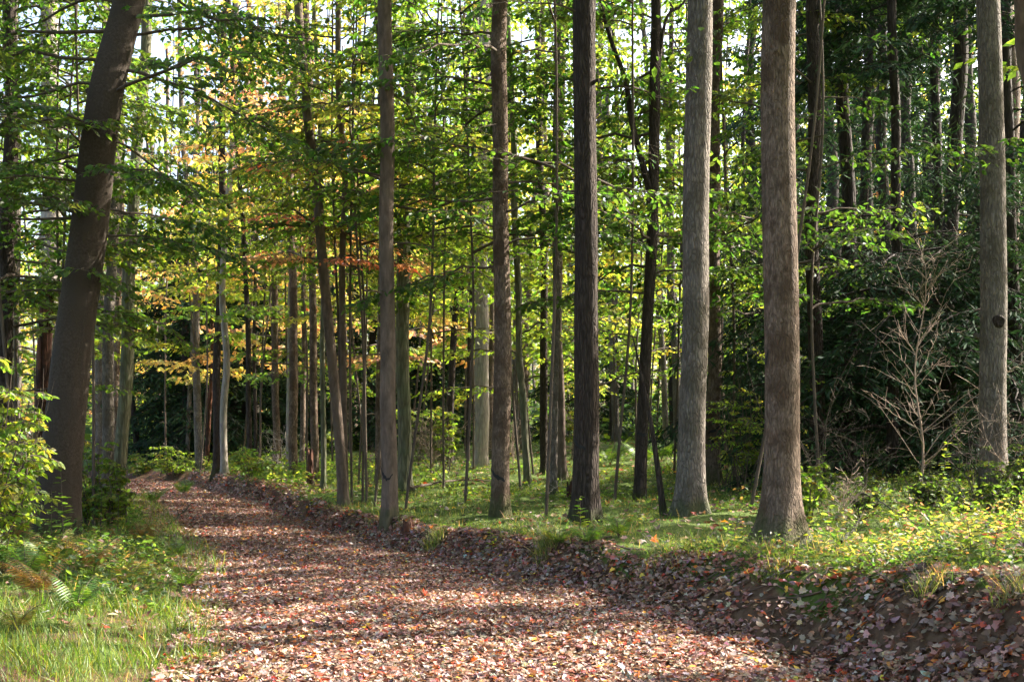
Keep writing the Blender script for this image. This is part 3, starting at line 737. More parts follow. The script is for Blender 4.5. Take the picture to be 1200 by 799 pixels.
tree(41, 794, 536, 10, 'shaded grey trunk close behind the broad grey furrowed one', 'grey', None, 17, crowns=[C(6, (6, 17), (2.6, 1.8), 'mid', leaf=.17)], Y=32)
tree(42, 808, 603, 31, 'broad grey furrowed trunk with mossy flared foot leaning slightly', 'grey', [(811, 500), (814, 380), (817, 200), (822, 0)], 19,
     crowns=[C(18, (4.0, 9.0), (2.0, 2.8), 'dark', leaf=.115, rise=.12, az=[20, -30, 170, 60, 0]), high(15, 9, 18, (3.6, 2.2))], flare=.45, lobes=5, rough=.035)
tree(43, 836, 556, 16, 'brown trunk with black hook mark behind the broad grey one', 'furrow', [(836, 450), (836, 300), (838, 100)], 18, mark=[(508, -140, -40, 500, .05), (512, -125, -80, 522, .07)], crowns=[C(7, (5.5, 17), (2.8, 2), 'mid', leaf=.12)], Y=20)
tree(44, 866, 524, 6, 'dark pole standing deep in the wood behind the yellowish shrub', 'dark', None, 14, crowns=[C(6, (5, 14), (2.2, 1.5), 'lime', leaf=.2)], Y=42)
tree(45, 915, 640, 39, 'large rough brown trunk with mossy flared roots on top of the bank', 'furrow', [(916, 560), (916, 450), (915, 300), (913, 120), (913, 0)], 20,
     mark=[(428, -176, -150, 414, .09), (425, -25, -6, 440, .1), (392, -20, -5, 380, .06)], crowns=[C(17, (4.2, 8.8), (1.8, 2.8), 'dark', leaf=.115, rise=.12, az=[40, 80, 10, 120, 60, 150, -20, 30, 180, 0, 200, 70]), high(17, 8.5, 19, (4.0, 2.4))], flare=1.15, lobes=5, lobe_amp=.42, rough=.022, taper=.3)
tree(46, 957, 574, 17, 'dark trunk behind the dry vines beside the large rough trunk', 'dark', [(956, 450), (953, 300), (955, 150)], 17, crowns=[C(14, (3.0, 9), (2.4, 2), 'dark', leaf=.12)], Y=19)
tree(47, 993, 566, 19, 'thick black trunk base in deep shade behind the bare sapling', 'hemlock', [(993, 300)], 12, cat='hemlock tree', conifer=dict(n=56, z0=2.0, len=3.0, leaf=.16), Y=21.5)
tree(48, 1112, 556, 19, 'dark hemlock trunk with drooping branches beside the pale grey trunk', 'hemlock', [(1110, 300)], 12.5, cat='hemlock tree', conifer=dict(n=66, z0=1.4, len=3.6, leaf=.16), Y=21)
tree(49, 1140, 552, 11, 'narrow hemlock trunk crowding the pale grey trunk', 'hemlock', None, 13, cat='hemlock tree', conifer=dict(n=56, z0=1.5, len=3.0, leaf=.17), Y=24)
tree(50, 1164, 572, 29, 'tall pale grey trunk with a dark knot standing in shrubs', 'grey', [(1164, 450), (1163, 300), (1161, 0)], 19, crowns=[high(15, 9, 18, (3.6, 2.2))], rough=.02, flare=.25, Y=15)
tree(51, 15, 541, 12, 'grey brown trunk at the edge of the wood above the bright bush', 'grey', [(17, 400), (20, 250)], 17, crowns=[C(18, (3, 14), (2.6, 1.8), 'green', leaf=.13)], Y=22)
tree(52, 6, 545, 17, 'dark trunk hung with green leaves above the bright bush', 'dark', [(8, 300), (14, 120), (14, 0)], 17, crowns=[C(30, (2.8, 10), (2.4, 2.6), 'green', leaf=.11)], Y=18.5)
tree(53, 1292, 560, 42, 'reddish trunk leaning in at the upper corner', 'red', [(1266, 350), (1238, 170), (1216, 60), (1206, 0), (1196, -60)], 17, crowns=[high(14, 8, 16, (3.4, 2.2))], Y=11)

# knot of the pale grey trunk
e, tr = TREES[-4]
m = M()
hk = W(0, 378, tr.P[0, 1])[2] - tr.P[0, 2]
c = tr.surf(np.array([hk]), np.array([math.radians(-88)]))[0]
t = np.linspace(0, 6.283, 19)
for k, (rr, dp) in enumerate([(.085, -.01), (.07, .03), (.045, .04), (.02, .022), (.002, .015)]):
    ring = c + np.stack([np.cos(t[:-1]) * rr * (1 + .12 * np.sin(3 * t[:-1])), np.full(18, -dp), np.sin(t[:-1]) * rr * 1.05], -1)
    m.add(ring, np.zeros((0, 3), int), 0)
i = np.arange(4)[:, None] * 18; j = np.arange(18)[None]; j2 = (j + 1) % 18
m.f = {}; m.n = 0; V = np.concatenate(m.v); m.v = []
m.add(V, np.stack([i + j, i + j2, i + 18 + j2, i + 18 + j], -1).reshape(-1, 4), 0, sm=True)
m.build('knot', [B['dark']], e, tr.P[0])

# ---------------------------------------------------------------- understorey
UNDER = [  # pixel column, distance, height, palette, lowest leaves, reach
    (20, 20, 8, 'green', 1.4, 1.8), (95, 23, 9, 'mid', 1.8, 2.0), (118, 30, 10, 'mid', 2.2, 2.4), (205, 36, 9, 'orange', 2.6, 2.4), (175, 47, 11, 'orange', 3, 2.6), (235, 34, 11, 'lime', 4.5, 2.6), (285, 40, 10, 'orange', 2.8, 2.4),
    (305, 32, 11, 'mid', 3.6, 2.4), (330, 36, 12, 'autumn', 2.6, 2.8), (345, 31, 10, 'mid', 3.4, 2.4), (390, 30, 10, 'mixed', 2.4, 2.2), (430, 26, 8, 'lime', 1.5, 2.2), (425, 20, 9, 'lime', 3.6, 2.2),
    (505, 25, 8, 'mixed', 2.4, 2.1), (515, 35, 11, 'autumn', 2.6, 2.6), (545, 40, 13, 'lime', 2.6, 3.0), (600, 34, 10, 'lime', 2.0, 2.6), (625, 25, 7.5, 'lime', 1.5, 2.3), (670, 30, 9, 'lime', 1.8, 2.4), (700, 24, 8, 'lime', 1.4, 2.3), (720, 36, 12, 'lime', 2.4, 2.8),
    (745, 28, 9, 'mid', 2.2, 2.4), (790, 38, 11, 'lime', 2.4, 2.8), (850, 30, 10, 'lime', 2.8, 2.4), (870, 40, 12, 'lime', 2.0, 2.8), (905, 26, 9, 'green', 2.6, 2.4), (960, 16.5, 8, 'dark', 2.7, 2.0), 
    (1010, 40, 14, 'autumn', 5, 3), (470, 44, 14, 'mixed', 3, 3.2), (380, 45, 14, 'mid', 2.4, 3.2), (260, 48, 14, 'mixed', 3, 3.2), (640, 47, 14, 'lime', 2.4, 3.2), (770, 50, 14, 'lime', 2.4, 3.2), 
    (475, 17.5, 8.5, 'dark', 4.4, 2.2), (640, 15.5, 9, 'dark', 4.0, 2.3), (880, 14.5, 9, 'dark', 3.8, 2.4), (545, 18, 9.5, 'dark', 3.9, 2.4), (400, 20, 10, 'mid', 4.4, 2.2), (720, 17.5, 9.5, 'green', 3.9, 2.4), (40, 26, 11, 'mid', 2.4, 2.6), (60, 18, 8, 'green', 2.6, 2.2), (110, 16.5, 9, 'green', 3.0, 2.2), (25, 15.5, 9, 'green', 3.2, 2.2), (165, 20, 10, 'green', 4.2, 2.4), (85, 19, 10, 'mid', 4, 2.4), (250, 18.5, 10, 'green', 5.0, 2.4), (330, 19, 9.5, 'mid', 4.6, 2.2), (420, 24, 11, 'lime', 4.2, 2.4), (520, 22, 10, 'mid', 4.0, 2.3), (610, 21, 10, 'mid', 3.6, 2.3), (690, 20, 10, 'mid', 3.4, 2.3), (790, 22, 10, 'mid', 3.2, 2.4), (860, 20, 10, 'green', 3.4, 2.4), (920, 19, 9.5, 'green', 3.2, 2.2), (570, 32, 13, 'lime', 3.4, 2.8), (760, 33, 13, 'lime', 3, 2.8), (480, 38, 14, 'lime', 4, 2.8),
    (360, 27, 12, 'mixed', 4.6, 2.5), (440, 33, 13, 'mixed', 3.4, 2.8), (490, 29, 11, 'lime', 3.8, 2.5), (555, 27, 11, 'lime', 4.4, 2.5), (585, 42, 14, 'mid', 4, 3), (655, 37, 13, 'lime', 4, 2.8), (690, 44, 15, 'mid', 4.5, 3), (810, 27, 11, 'mid', 3.6, 2.5), (840, 45, 15, 'lime', 4, 3.2), (930, 37, 14, 'mid', 4, 3),
    (320, 42, 14, 'orange', 5, 2.8), (225, 44, 15, 'mixed', 6, 3), (150, 52, 16, 'lime', 5, 3.4), (60, 38, 14, 'mid', 3, 3), (10, 32, 12, 'mid', 3, 2.8), (410, 38, 15, 'orange', 7, 2.8), (450, 52, 17, 'autumn', 7, 3.2), (570, 55, 17, 'lime', 5, 3.4), (720, 56, 17, 'mid', 5, 3.4), (300, 54, 17, 'orange', 6, 3.4), (1120, 38, 14, 'green', 4, 3)]
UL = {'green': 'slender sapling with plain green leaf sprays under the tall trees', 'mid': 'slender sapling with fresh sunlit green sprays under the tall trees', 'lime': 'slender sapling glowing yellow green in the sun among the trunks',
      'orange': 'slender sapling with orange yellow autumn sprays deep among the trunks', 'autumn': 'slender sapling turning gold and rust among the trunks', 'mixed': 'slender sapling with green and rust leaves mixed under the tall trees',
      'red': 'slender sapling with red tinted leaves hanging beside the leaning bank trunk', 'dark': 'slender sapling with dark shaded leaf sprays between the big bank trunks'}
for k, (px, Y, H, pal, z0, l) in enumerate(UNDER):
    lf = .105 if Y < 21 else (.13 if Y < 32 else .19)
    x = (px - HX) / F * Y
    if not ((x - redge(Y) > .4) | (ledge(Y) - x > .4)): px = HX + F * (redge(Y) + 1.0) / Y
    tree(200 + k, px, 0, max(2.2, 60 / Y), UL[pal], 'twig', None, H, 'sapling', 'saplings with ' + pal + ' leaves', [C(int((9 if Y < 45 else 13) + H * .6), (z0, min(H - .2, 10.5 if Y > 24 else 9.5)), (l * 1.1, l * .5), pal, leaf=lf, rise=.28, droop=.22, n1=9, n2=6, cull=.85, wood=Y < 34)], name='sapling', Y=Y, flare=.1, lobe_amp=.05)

# ---------------------------------------------------------------- trees deeper in the wood
rng = np.random.default_rng(77)
def clear(x, y):
    return (x - redge(y) > 1.2) | (ledge(y) - x > 1.2)
cnt = 0; placed = [t[1].P[0, :2] for t in TREES]
BGL = {'b': ('tall leafy tree standing far back in the wood', 'tall trees far back in the wood'), 'h': ('dark hemlock standing far back in the wood', 'hemlocks far back in the wood')}
while cnt < 104:
    Y = 38 + 58 * rng.random() ** .8; px = -60 + 1330 * rng.random()
    x = (px - HX) / F * Y
    if (px > 880 and rng.random() < .55) or not clear(x, Y) or min(np.hypot(*(np.array([x, Y]) - p)) for p in placed) < 1.3: continue
    placed.append(np.array([x, Y])); cnt += 1
    hem = (px > 880 and rng.random() < .85) or (190 < px < 330 and Y > 42 and rng.random() < .5) or rng.random() < .10
    H = 15 + 8 * rng.random()
    if hem:
        tree(500 + cnt, 0, 0, (.25 + .2 * rng.random()) * F / Y, BGL['h'][0], 'hemlock', None, H, 'hemlock tree', BGL['h'][1], conifer=dict(n=40, z0=1.2, len=3.4, leaf=.34, sp=.5, cull=.8), base=(x, Y), flare=.2)
    else:
        pal = ('mixed', 'autumn', 'mid', 'orange')[rng.choice(4, p=[.45, .18, .27, .10])] if 60 < px < 520 else ('lime', 'mid', 'green', 'autumn')[rng.choice(4, p=[.45, .3, .15, .1])]
        bark = ('furrow', 'grey', 'dark', 'red')[rng.integers(4)]
        tree(500 + cnt, 0, 0, (.18 + .22 * rng.random()) * F / Y, BGL['b'][0], bark, None, H, 'tree', BGL['b'][1], [C(13, (3 + 6 * rng.random(), H), (3.2, 1.6), pal, leaf=.26, rise=.35, n1=7, n2=5, sp=.7, cull=.8, wood=False)], base=(x, Y), flare=.25)

# hemlocks of the dark stand beside the clearing, named one by one
for k, (px, Y, H, w, lab) in enumerate([(1045, 19.5, 15, 13, 'near hemlock with boughs sweeping behind the bare sapling'), (1195, 19, 16, 15, 'shaded hemlock filling the picture edge behind the pale grey trunk'), (930, 44, 60, 14, 'tall hemlock far behind the large rough trunk'), (985, 38, 60, 15, 'tall hemlock far behind the black trunk base'), (1050, 46, 60, 15, 'tall far hemlock above the bare sapling'), (1105, 40, 60, 15, 'tall far hemlock beside the drooping one'), (1170, 44, 60, 15, 'tall far hemlock behind the pale grey trunk'), (890, 50, 60, 13, 'tall far hemlock above the yellowish shrub'), (1140, 33, 60, 14, 'tall hemlock behind the narrow one'), (1020, 34, 60, 14, 'tall hemlock rising over the shaded boughs'), (1090, 25, 17, 13, 'hemlock between the narrow one and the bare sapling'), (1000, 25, 14, 12, 'hemlock whose boughs hang behind the dry vines'), (1030, 27, 15, 14, 'big drooping hemlock behind the bare sapling'), (1075, 31, 17, 15, 'shadowy hemlock second row behind the bare sapling'), (1190, 27, 17, 16, 'dark hemlock at the edge behind the pale grey trunk'),
                                       (960, 33, 13, 11, 'hemlock with blue green boughs behind the dry vines'), (885, 36, 10, 9, 'low bushy hemlock behind the yellowish shrub'), (215, 42, 9, 9, 'black hemlock at the bend of the path'), (285, 44, 8, 9, 'squat dark hemlock behind the mound'), (250, 50, 12, 10, 'hemlock deep behind the two-stemmed pair'), (430, 44, 10, 9, 'shaded hemlock behind the smooth marked trunk'), (510, 46, 9, 9, 'shaded hemlock behind the brush heap'), (690, 52, 9, 8, 'low hemlock far behind the clearing')]):
    H = min(H, .383 * Y + (4 if H < 50 else 14))
    tree(900 + k, px, 0, w, lab, 'hemlock', None, H, 'hemlock tree', None, conifer=dict(n=64 if H < 20 else 84, z0=.4, len=3.5 if H < 20 else 4.2, leaf=.18 if Y < 29 else (.24 if Y < 36 else .3), sp=.45, cull=.85), Y=Y, flare=.2, name='hemlock')

# unseen trees added just outside the picture on the sunny side and behind the viewer: to shade the path and cut skylight on the trunks
for k, (x, y, H) in enumerate([(7, 8, 15), (9.5, 10.5, 17), (11, 7, 18), (12.5, 17, 18), (9, 15, 17), (13.5, 12, 18), (7.5, 4.5, 14), (11.5, 18, 18), (15, 18, 19), (9.5, 22, 18), (17, 24, 19), (14, 29, 18), (20, 14, 20), (21, 32, 20),
                                (4.5, -3, 15), (3, 0, 14), (-3, -.5, 15), (-4, -4, 15), (9, 0, 16), (1.5, -5, 16), (-6, -9, 16), (6, -13, 17), (0, -9, 17), (-8, 2, 16), (8, -8, 17), (-9, 9, 16), (-11, -6, 17), (-11, 15, 16), (5, 1, 15)]):
    tree(1000 + k, 0, 0, 1, 'tall tree added out of view for shade', 'furrow', None, H, 'tree', 'unseen trees added for shade', [high(20, 5.5 if y < 30 else 6, H, (4.0, 2.2), 'green', leaf=.26 if y < 2 else .2, cull=.97 if y > 2 else 0, wood=y > 2)], base=(x, y), r=.17)
# ---------------------------------------------------------------- low plants
rng = np.random.default_rng(5)
BLADE = ([(0, -.022, 0), (0, .022, 0), (.5, .018, 0), (.5, -.018, 0), (1, .002, 0), (1, -.002, 0)], [(0, 1, 2, 3), (3, 2, 4, 5)])
def blades(m, x, y, h, col, lean=.35, w=1.):
    n = len(x)
    a = rng.random(n) * 6.28
    up = np.stack([lean * rng.standard_normal(n), lean * rng.standard_normal(n), np.ones(n)], -1)
    Zd = np.stack([np.cos(a), np.sin(a), np.zeros(n)], -1)
    T = [(vx, vy * w, vz) for (vx, vy, vz) in BLADE[0]]
    place(m, T, BLADE[1], np.stack([x, y, terrain(x, y) - .005], -1), up, Zd, h, col, 0, (.45 * rng.standard_normal(n), np.zeros(n)))
def gcol(n, cols, w):
    cols = np.array(cols); w = np.array(w, float)
    return jit(rng, cols[rng.choice(len(cols), n, p=w / w.sum())], .25)
GC = [(.07, .13, .016), (.10, .165, .02), (.16, .18, .035), (.32, .26, .11)]

FEET = np.array([[*tr_.P[0, :2], tr_.r0] for e_, tr_ in TREES if tr_.r0 > .1 and 5 < tr_.P[0, 1] < 22])
def open_ground(x, y):
    """False on the near side of a trunk's foot, where nothing much grows"""
    ok = np.ones(len(x), bool)
    for fx, fy, fr in FEET:
        ok &= ((x - fx) / (fr * 1.4)) ** 2 + ((y - fy + fr * 1.0) / (fr * 1.9)) ** 2 > 1
    return ok
# grass of the verge beside the path
m = M()
n = 75000
y = 5.2 + 13 * rng.random(n) ** 1.5; x = ledge(y) + .35 - (2.6 + .0 * y) * rng.random(n) ** 1.1
dens = np.maximum(.5, smooth(.62 + .5 * wob(x, y, 1.1, 3.))) * np.where(y < 9.6, 1, .45)
ok = rng.random(n) < dens
x, y = x[ok], y[ok]
edge_f = np.clip((ledge(y) + .45 - x) / .5, .25, 1)
blades(m, x, y, (.04 + .13 * rng.random(len(x)) ** 1.5) * edge_f * (.6 + .6 * smooth(.5 + .5 * wob(x, y, 2.3, 1.))), gcol(len(x), GC, [4, 4, 1.5, .6]))
# grass on the lip of the bank
n = 26000
y = 8.5 + 22 * rng.random(n) ** 1.4; x = redge(y) + .7 * bankw(y) + 1.6 * rng.random(n) ** 1.5 * (.4 + y / 14)
ok = (rng.random(n) < smooth(.35 + .55 * wob(x, y, 1.4, 7.))) & open_ground(x, y)
x, y = x[ok], y[ok]
blades(m, x, y, .04 + .12 * rng.random(len(x)) ** 2, gcol(len(x), GC, [3, 2.5, 2, 1.6]))
# grass along the far edge of the path
n = 9000
y = 12 + 24 * rng.random(n); x = ledge(y) + .3 - 1.6 * rng.random(n) ** 1.3
blades(m, x, y, .08 + .14 * rng.random(n), gcol(n, GC, [3, 3, 2, 1]))
# short grass and moss stalks of the forest floor
n = 62000
y = 8.5 * (30 / 8.5) ** rng.random(n); x = redge(y) + .65 * bankw(y) + rng.random(n) * y * .6
ok = rng.random(n) < np.maximum(.4, smooth(.7 + .5 * wob(x, y, 1.0, 11.))); x, y = x[ok], y[ok]
blades(m, x, y, (.03 + .07 * rng.random(len(x)) ** 2) * np.where(y > 16, 1.5, 1), gcol(len(x), GC, [4, 3, 1.5, 1]), .5, 1.4)
o = m.build('grass', [GRASSM]); tag(o, 'short green grass along both edges of the path', 'grass', kind='stuff')

# creeping leafy ground cover of the forest floor
m = M()
def herbs(n, y0, y1, side, h0, h1, s0, s1, pal, xs=None, thr=.45, seed=1., p=1.0, band=(.6, .62)):
    y = y0 * (y1 / y0) ** rng.random(n)
    if xs is not None: x = xs[0] + (xs[1] - xs[0]) * rng.random(n)
    elif side > 0: x = redge(y) + band[0] * bankw(y) / .7 + rng.random(n) * y * band[1]
    else: x = ledge(y) - .3 - rng.random(n) * y * .35
    ok = (rng.random(n) < smooth(thr + .55 * wob(x, y, .8, seed))) & open_ground(x, y)
    x, y = x[ok], y[ok]; n = len(x)
    # plants: a cluster of leaves round a short stem
    k = 6
    hx = (h0 + (h1 - h0) * rng.random(n) ** 1.5)
    a = (rng.random((n, k)) * 6.28)
    off = (.25 + .9 * rng.random((n, k))) * (s0 + s1) * .5
    z = terrain(x, y)
    px_ = x[:, None] + np.cos(a) * off * .6; py_ = y[:, None] + np.sin(a) * off * .6
    pz = z[:, None] + hx[:, None] * (.35 + .65 * rng.random((n, k)))
    d = np.stack([np.cos(a), np.sin(a), .15 + .4 * rng.standard_normal((n, k))], -1).reshape(-1, 3)
    nn = np.array([0, 0, 1.]) + .4 * rng.standard_normal((n * k, 3))
    col = jit(rng, np.repeat(pick(rng, pal, n), k, 0), .25)
    place(m, L_FOLD[0], L_FOLD[1], np.stack([px_.ravel(), py_.ravel(), pz.ravel()], -1), d, nn, (s0 + (s1 - s0) * rng.random(n * k)), col, 0)
herbs(15000, 10, 34, 1, .02, .10, .02, .05, 'floor', thr=.42, seed=2.)
herbs(5500, 18, 50, 1, .04, .2, .04, .09, 'mid', thr=.35, seed=4.)
herbs(3000, 7.2, 11, 1, .03, .2, .02, .06, 'floor', thr=.38, seed=6., band=(.7, .34))
herbs(1300, 8.6, 16, 1, .06, .40, .035, .085, 'floor', thr=.35, seed=9., xs=(2.9, 9))
herbs(420, 8.8, 15, 1, .2, .55, .035, .08, 'green', thr=.5, seed=12., xs=(2.6, 8))
herbs(450, 8.0, 12, 1, .12, .4, .03, .06, 'autumn', thr=.5, seed=14., xs=(2.2, 7))
herbs(3800, 9, 20, -1, .06, .38, .04, .09, 'floor', thr=.6, seed=3.)
herbs(2600, 18, 50, -1, .1, .5, .07, .14, 'mid', thr=.5, seed=8.)
herbs(2200, 24, 40, 1, .1, .5, .07, .13, 'mid', thr=.4, seed=5., band=(.7, .15))
o = m.build('ground_cover', [LEAF]); tag(o, 'low leafy plants and moss carpeting the forest floor', 'ground cover', kind='stuff')

# undergrowth deep in the wood, and the far wood itself
m = M(); n = 26000
y = 44 + 60 * rng.random(n); x = (-40 + 1280 * rng.random(n) - HX) / F * y
h = 3.4 * np.clip(.45 + .6 * wob(x, y, .22, 1.), 0.05, 1.3)
ok = clear(x, y) & (rng.random(n) < .9); x, y, h = x[ok], y[ok], h[ok]; n = len(x)
z = terrain(x, y) + h * rng.random(n)
a = rng.random(n) * 6.28
place(m, *L_FLAT, np.stack([x, y, z], -1), np.stack([np.cos(a), np.sin(a), .4 * rng.standard_normal(n)], -1), np.array([0, 0, 1.]) + .6 * rng.standard_normal((n, 3)), .3 + .3 * rng.random(n), jit(rng, np.where((rng.random(n) < .6)[:, None], pick(rng, 'green', n), pick(rng, 'hem', n)), .3))
o = m.build('undergrowth', [LEAF]); tag(o, 'green undergrowth between the far trunks', 'undergrowth', kind='stuff')
m = M(); n = 95000
y = 98 + 60 * rng.random(n); x = (-80 + 1360 * rng.random(n) - HX) / F * y
zt = np.where(HX + F * x / y > 780, 36, np.where(HX + F * x / y > 420, 24, 14)) + 5 * wob(x, y, .07, 2.) + 4 * rng.random(n)
z = terrain(x, y) + np.maximum(zt, 4) * rng.random(n)
cl = wob(x, z * 1.6 + y * .5, .35, 5.)
ok = (cl > -.35); x, y, z, cl = x[ok], y[ok], z[ok], cl[ok]; n = len(x)
a = rng.random(n) * 6.28; pxx = topx(x, y) + HX
aut = (pxx < 520) & (rng.random(n) < .55) | (rng.random(n) < .15)
col = np.where(aut[:, None], pick(rng, 'autumn', n), pick(rng, 'mid', n))
place(m, *L_FLAT, np.stack([x, y, z], -1), np.stack([np.cos(a), np.sin(a), .4 * rng.standard_normal(n)], -1), np.array([0, 0, 1.]) + .6 * rng.standard_normal((n, 3)), .5 + .5 * rng.random(n), jit(rng, col, .25))
for _ in range(150):
    y = 98 + 50 * rng.random(); x = (-60 + 1320 * rng.random() - HX) / F * y; z0 = float(terrain(x, y))
    t = np.linspace(0, 1, 5)[:, None]; P = np.array([x, y, z0 - .3]) + t * np.array([rng.normal() * .6, 0, 16])
    tube(m, P, np.linspace(.2, .06, 5), 6, 1)
o = m.build('far_wood', [LEAF, B['grey']]); tag(o, 'far wood of gold and green trees closing the view', 'woods', kind='stuff')

# ferns beside the path
FERN_C = {'green': [(.06, .13, .015), (.09, .16, .02)], 'yellow': [(.15, .17, .03), (.20, .18, .04)], 'rust': [(.22, .13, .05), (.17, .12, .04)]}
def fern(px, py, size, kind, label, nf=8, group=None):
    b = at(px, py); e = M()
    for k in range(nf):
        a = 6.28 * k / nf + rng.normal() * .3; L = size * (.7 + .5 * rng.random()); el = 1.1 + .3 * rng.random()
        t = np.linspace(0, 1, 20)
        r_ = L * (np.cos(el) * t + .30 * t ** 2); zz = L * (np.sin(el) * t - .34 * t ** 2.4)
        P = b + np.stack([np.cos(a) * r_, np.sin(a) * r_, zz], -1)
        tube(e, P, np.linspace(.004, .0012, 20), 4, 0)
        T = norm(np.gradient(P, axis=0)); side = norm(np.cross(T, [0, 0, 1.])); up = np.cross(side, T)
        idx = np.repeat(np.arange(4, 20), 2); s_ = np.tile([1., -1.], 16)
        u = t[idx]; wd = L * .34 * np.sin(np.pi * np.clip(u * .92 + .04, 0, 1)) ** .75 * (1.15 - .75 * u)
        d = side[idx] * s_[:, None] + T[idx] * .35; d[:, 2] -= .45
        c = jit(rng, np.array(FERN_C[kind])[rng.integers(0, 2, len(idx))], .15)
        # each pinna is a narrow toothed blade: three overlapping leaflets each side keep it feathery
        place(e, [(0, -.035, 0), (0, .035, 0), (.5, .05, .02), (.5, -.05, .02), (1, .006, -.03), (1, -.006, -.03)], [(0, 1, 2, 3), (3, 2, 4, 5)], P[idx], d, up[idx] + .15 * rng.standard_normal((len(idx), 3)), wd, c, 1)
    o = e.build('fern', [B['twig'], GRASSM], None, b); tag(o, label, 'fern', group)
    return o
FG = 'ferns in the grassy verge'
for (px, py, s_, k_, lab) in [(215, 690, .38, 'green', 'bright green fern at the grass edge, one frond pointing over the path'), (265, 700, .0, '', ''), (30, 680, .55, 'green', 'wide green fern below the bright bush'), (60, 665, .55, 'yellow', 'yellowing fern in front of the leaning beech'),
                           (110, 668, .5, 'rust', 'rusty brown fern at the foot of the leaning beech'), (150, 690, .42, 'yellow', 'pale yellow fern in the middle of the grassy verge'), (15, 640, .6, 'rust', 'rust coloured fern under the bright bush'), (90, 720, .4, 'green', 'small green fern among grass and dead leaves'),
                           (165, 640, .45, 'rust', 'curled brown fern beside the mossy path edge trunk'), (205, 655, .4, 'green', 'green fern leaning into the path bend'), (20, 740, .35, 'yellow', 'yellow fern in the corner of the grass'), (45, 700, .5, 'rust', 'bracken fern gone orange in the verge'),
                           (215, 580, .6, 'green', 'sunny fern tuft where the verge reaches the path bend'), (180, 590, .55, 'green', 'fern beside the far strip of grass at the path bend'), (752, 545, .8, 'green', 'sunlit fern in the clearing behind the dark forked tree'), (775, 540, .8, 'green', 'sunlit fern touching the broad grey trunk from behind'), (715, 545, .8, 'green', 'bright fern in the clearing by the black furrowed trunk'), (690, 640, .38, 'green', 'green fern on the bank lip under the black furrowed trunk'), (725, 630, .35, 'green', 'fern on the bank lip below the dark forked tree'), (655, 640, .34, 'green', 'small fern on the bank lip beside the ringed trunk')]:
    if s_ > 0: fern(px, py, s_, k_, lab)

# leafy shrubs
def shrub(px, py, w, h, pal, leaf, label, n=26, Y=None, name='shrub', cat='shrub', base=None, sp=.8):
    b = at(px, py) if base is None else np.array([*base, float(terrain(*base))])
    m = M()
    a = rng.random(n) * 6.28
    f = rng.random(n) ** .5
    st = b + np.stack([np.cos(a) * .12 * w, np.sin(a) * .12 * w, np.zeros(n)], -1)
    hh = h * (.45 + .6 * rng.random(n))
    end = b + np.stack([np.cos(a) * f * w * .5, np.sin(a) * f * w * .5, hh], -1)
    for k in range(n):
        t = np.linspace(0, 1, 7)[:, None]
        P = st[k] + (end[k] - st[k]) * t; P[:, :2] += .08 * w * np.sin(t * 3 + k)[:, :1] * rng.standard_normal(2)
        tube(m, P, np.linspace(.010, .003, 7), 4, 0)
    d = end - st; L = np.linalg.norm(d, axis=1)
    # side sprays up each stem
    k = np.repeat(np.arange(n), 5); t = .25 + .75 * rng.random(len(k))
    P0 = st[k] + d[k] * t[:, None]
    a2 = rng.random(len(k)) * 6.28
    D = norm(np.stack([np.cos(a2), np.sin(a2), .25 + .2 * rng.standard_normal(len(k))], -1))
    foliage(m, rng, P0, D, w * .2 * (.6 + .7 * rng.random(len(k))), .25, leaf, pal, 5, 3, sp, L_FOLD, cull=0, rlimb=.006)
    o = m.build(name, [B['twig'], LEAF], None, b); tag(o, label, cat)
shrub(-18, 650, 1.35, 2.3, 'lime', .085, 'big sunlit yellow green bush beside the leaning beech', 52)
shrub(-40, 670, 1.5, 1.6, 'lime', .08, 'low bright bush cut by the picture edge under the beech leaves', 26)
shrub(105, 618, 1.1, 1.3, 'mid', .07, 'green shrub crowding the clump of four slim trunks', 22)
shrub(128, 615, .8, 1.0, 'mid', .075, 'small shrub of long leaves at the mossy trunk foot', 18)
shrub(882, 575, 1.9, 2.3, 'lime', .06, 'yellow green airy shrub between two marked brown trunks', 22, sp=1.0)
shrub(520, 555, .7, 1.5, 'lime', .08, 'young yellow green shrub catching sun by the brush heap', 8)
shrub(940, 610, .7, .75, 'mid', .075, 'broad leaved shrub right at the roots of the large rough trunk', 12)
shrub(1010, 600, .7, .5, 'green', .05, 'low shrub with mottled leaves in front of the bare sapling', 9)
shrub(1150, 600, .8, .65, 'green', .055, 'shrub below the pale grey trunk with the knot', 10)
shrub(1200, 590, .8, .8, 'green', .055, 'leafy shrub at the picture edge beyond the pale grey trunk', 14)
shrub(1090, 592, .6, .45, 'green', .05, 'shrub growing over the fallen branch on the bank', 14)
shrub(205, 558, 1.6, 1.0, 'lime', .1, 'sunny bush on the bend of the path', 14)
shrub(300, 560, 1.6, .9, 'mid', .1, 'low bush at the far foot of the mound', 12)
shrub(165, 560, 1.2, .9, 'mid', .1, 'bush on the inner side of the path bend', 12)
shrub(655, 525, 1.8, 2.2, 'lime', .11, 'bright shrub far behind the slim clearing trunks', 16)
shrub(505, 540, 2.2, 1.6, 'green', .11, 'shaded green bush behind the brush heap', 14)

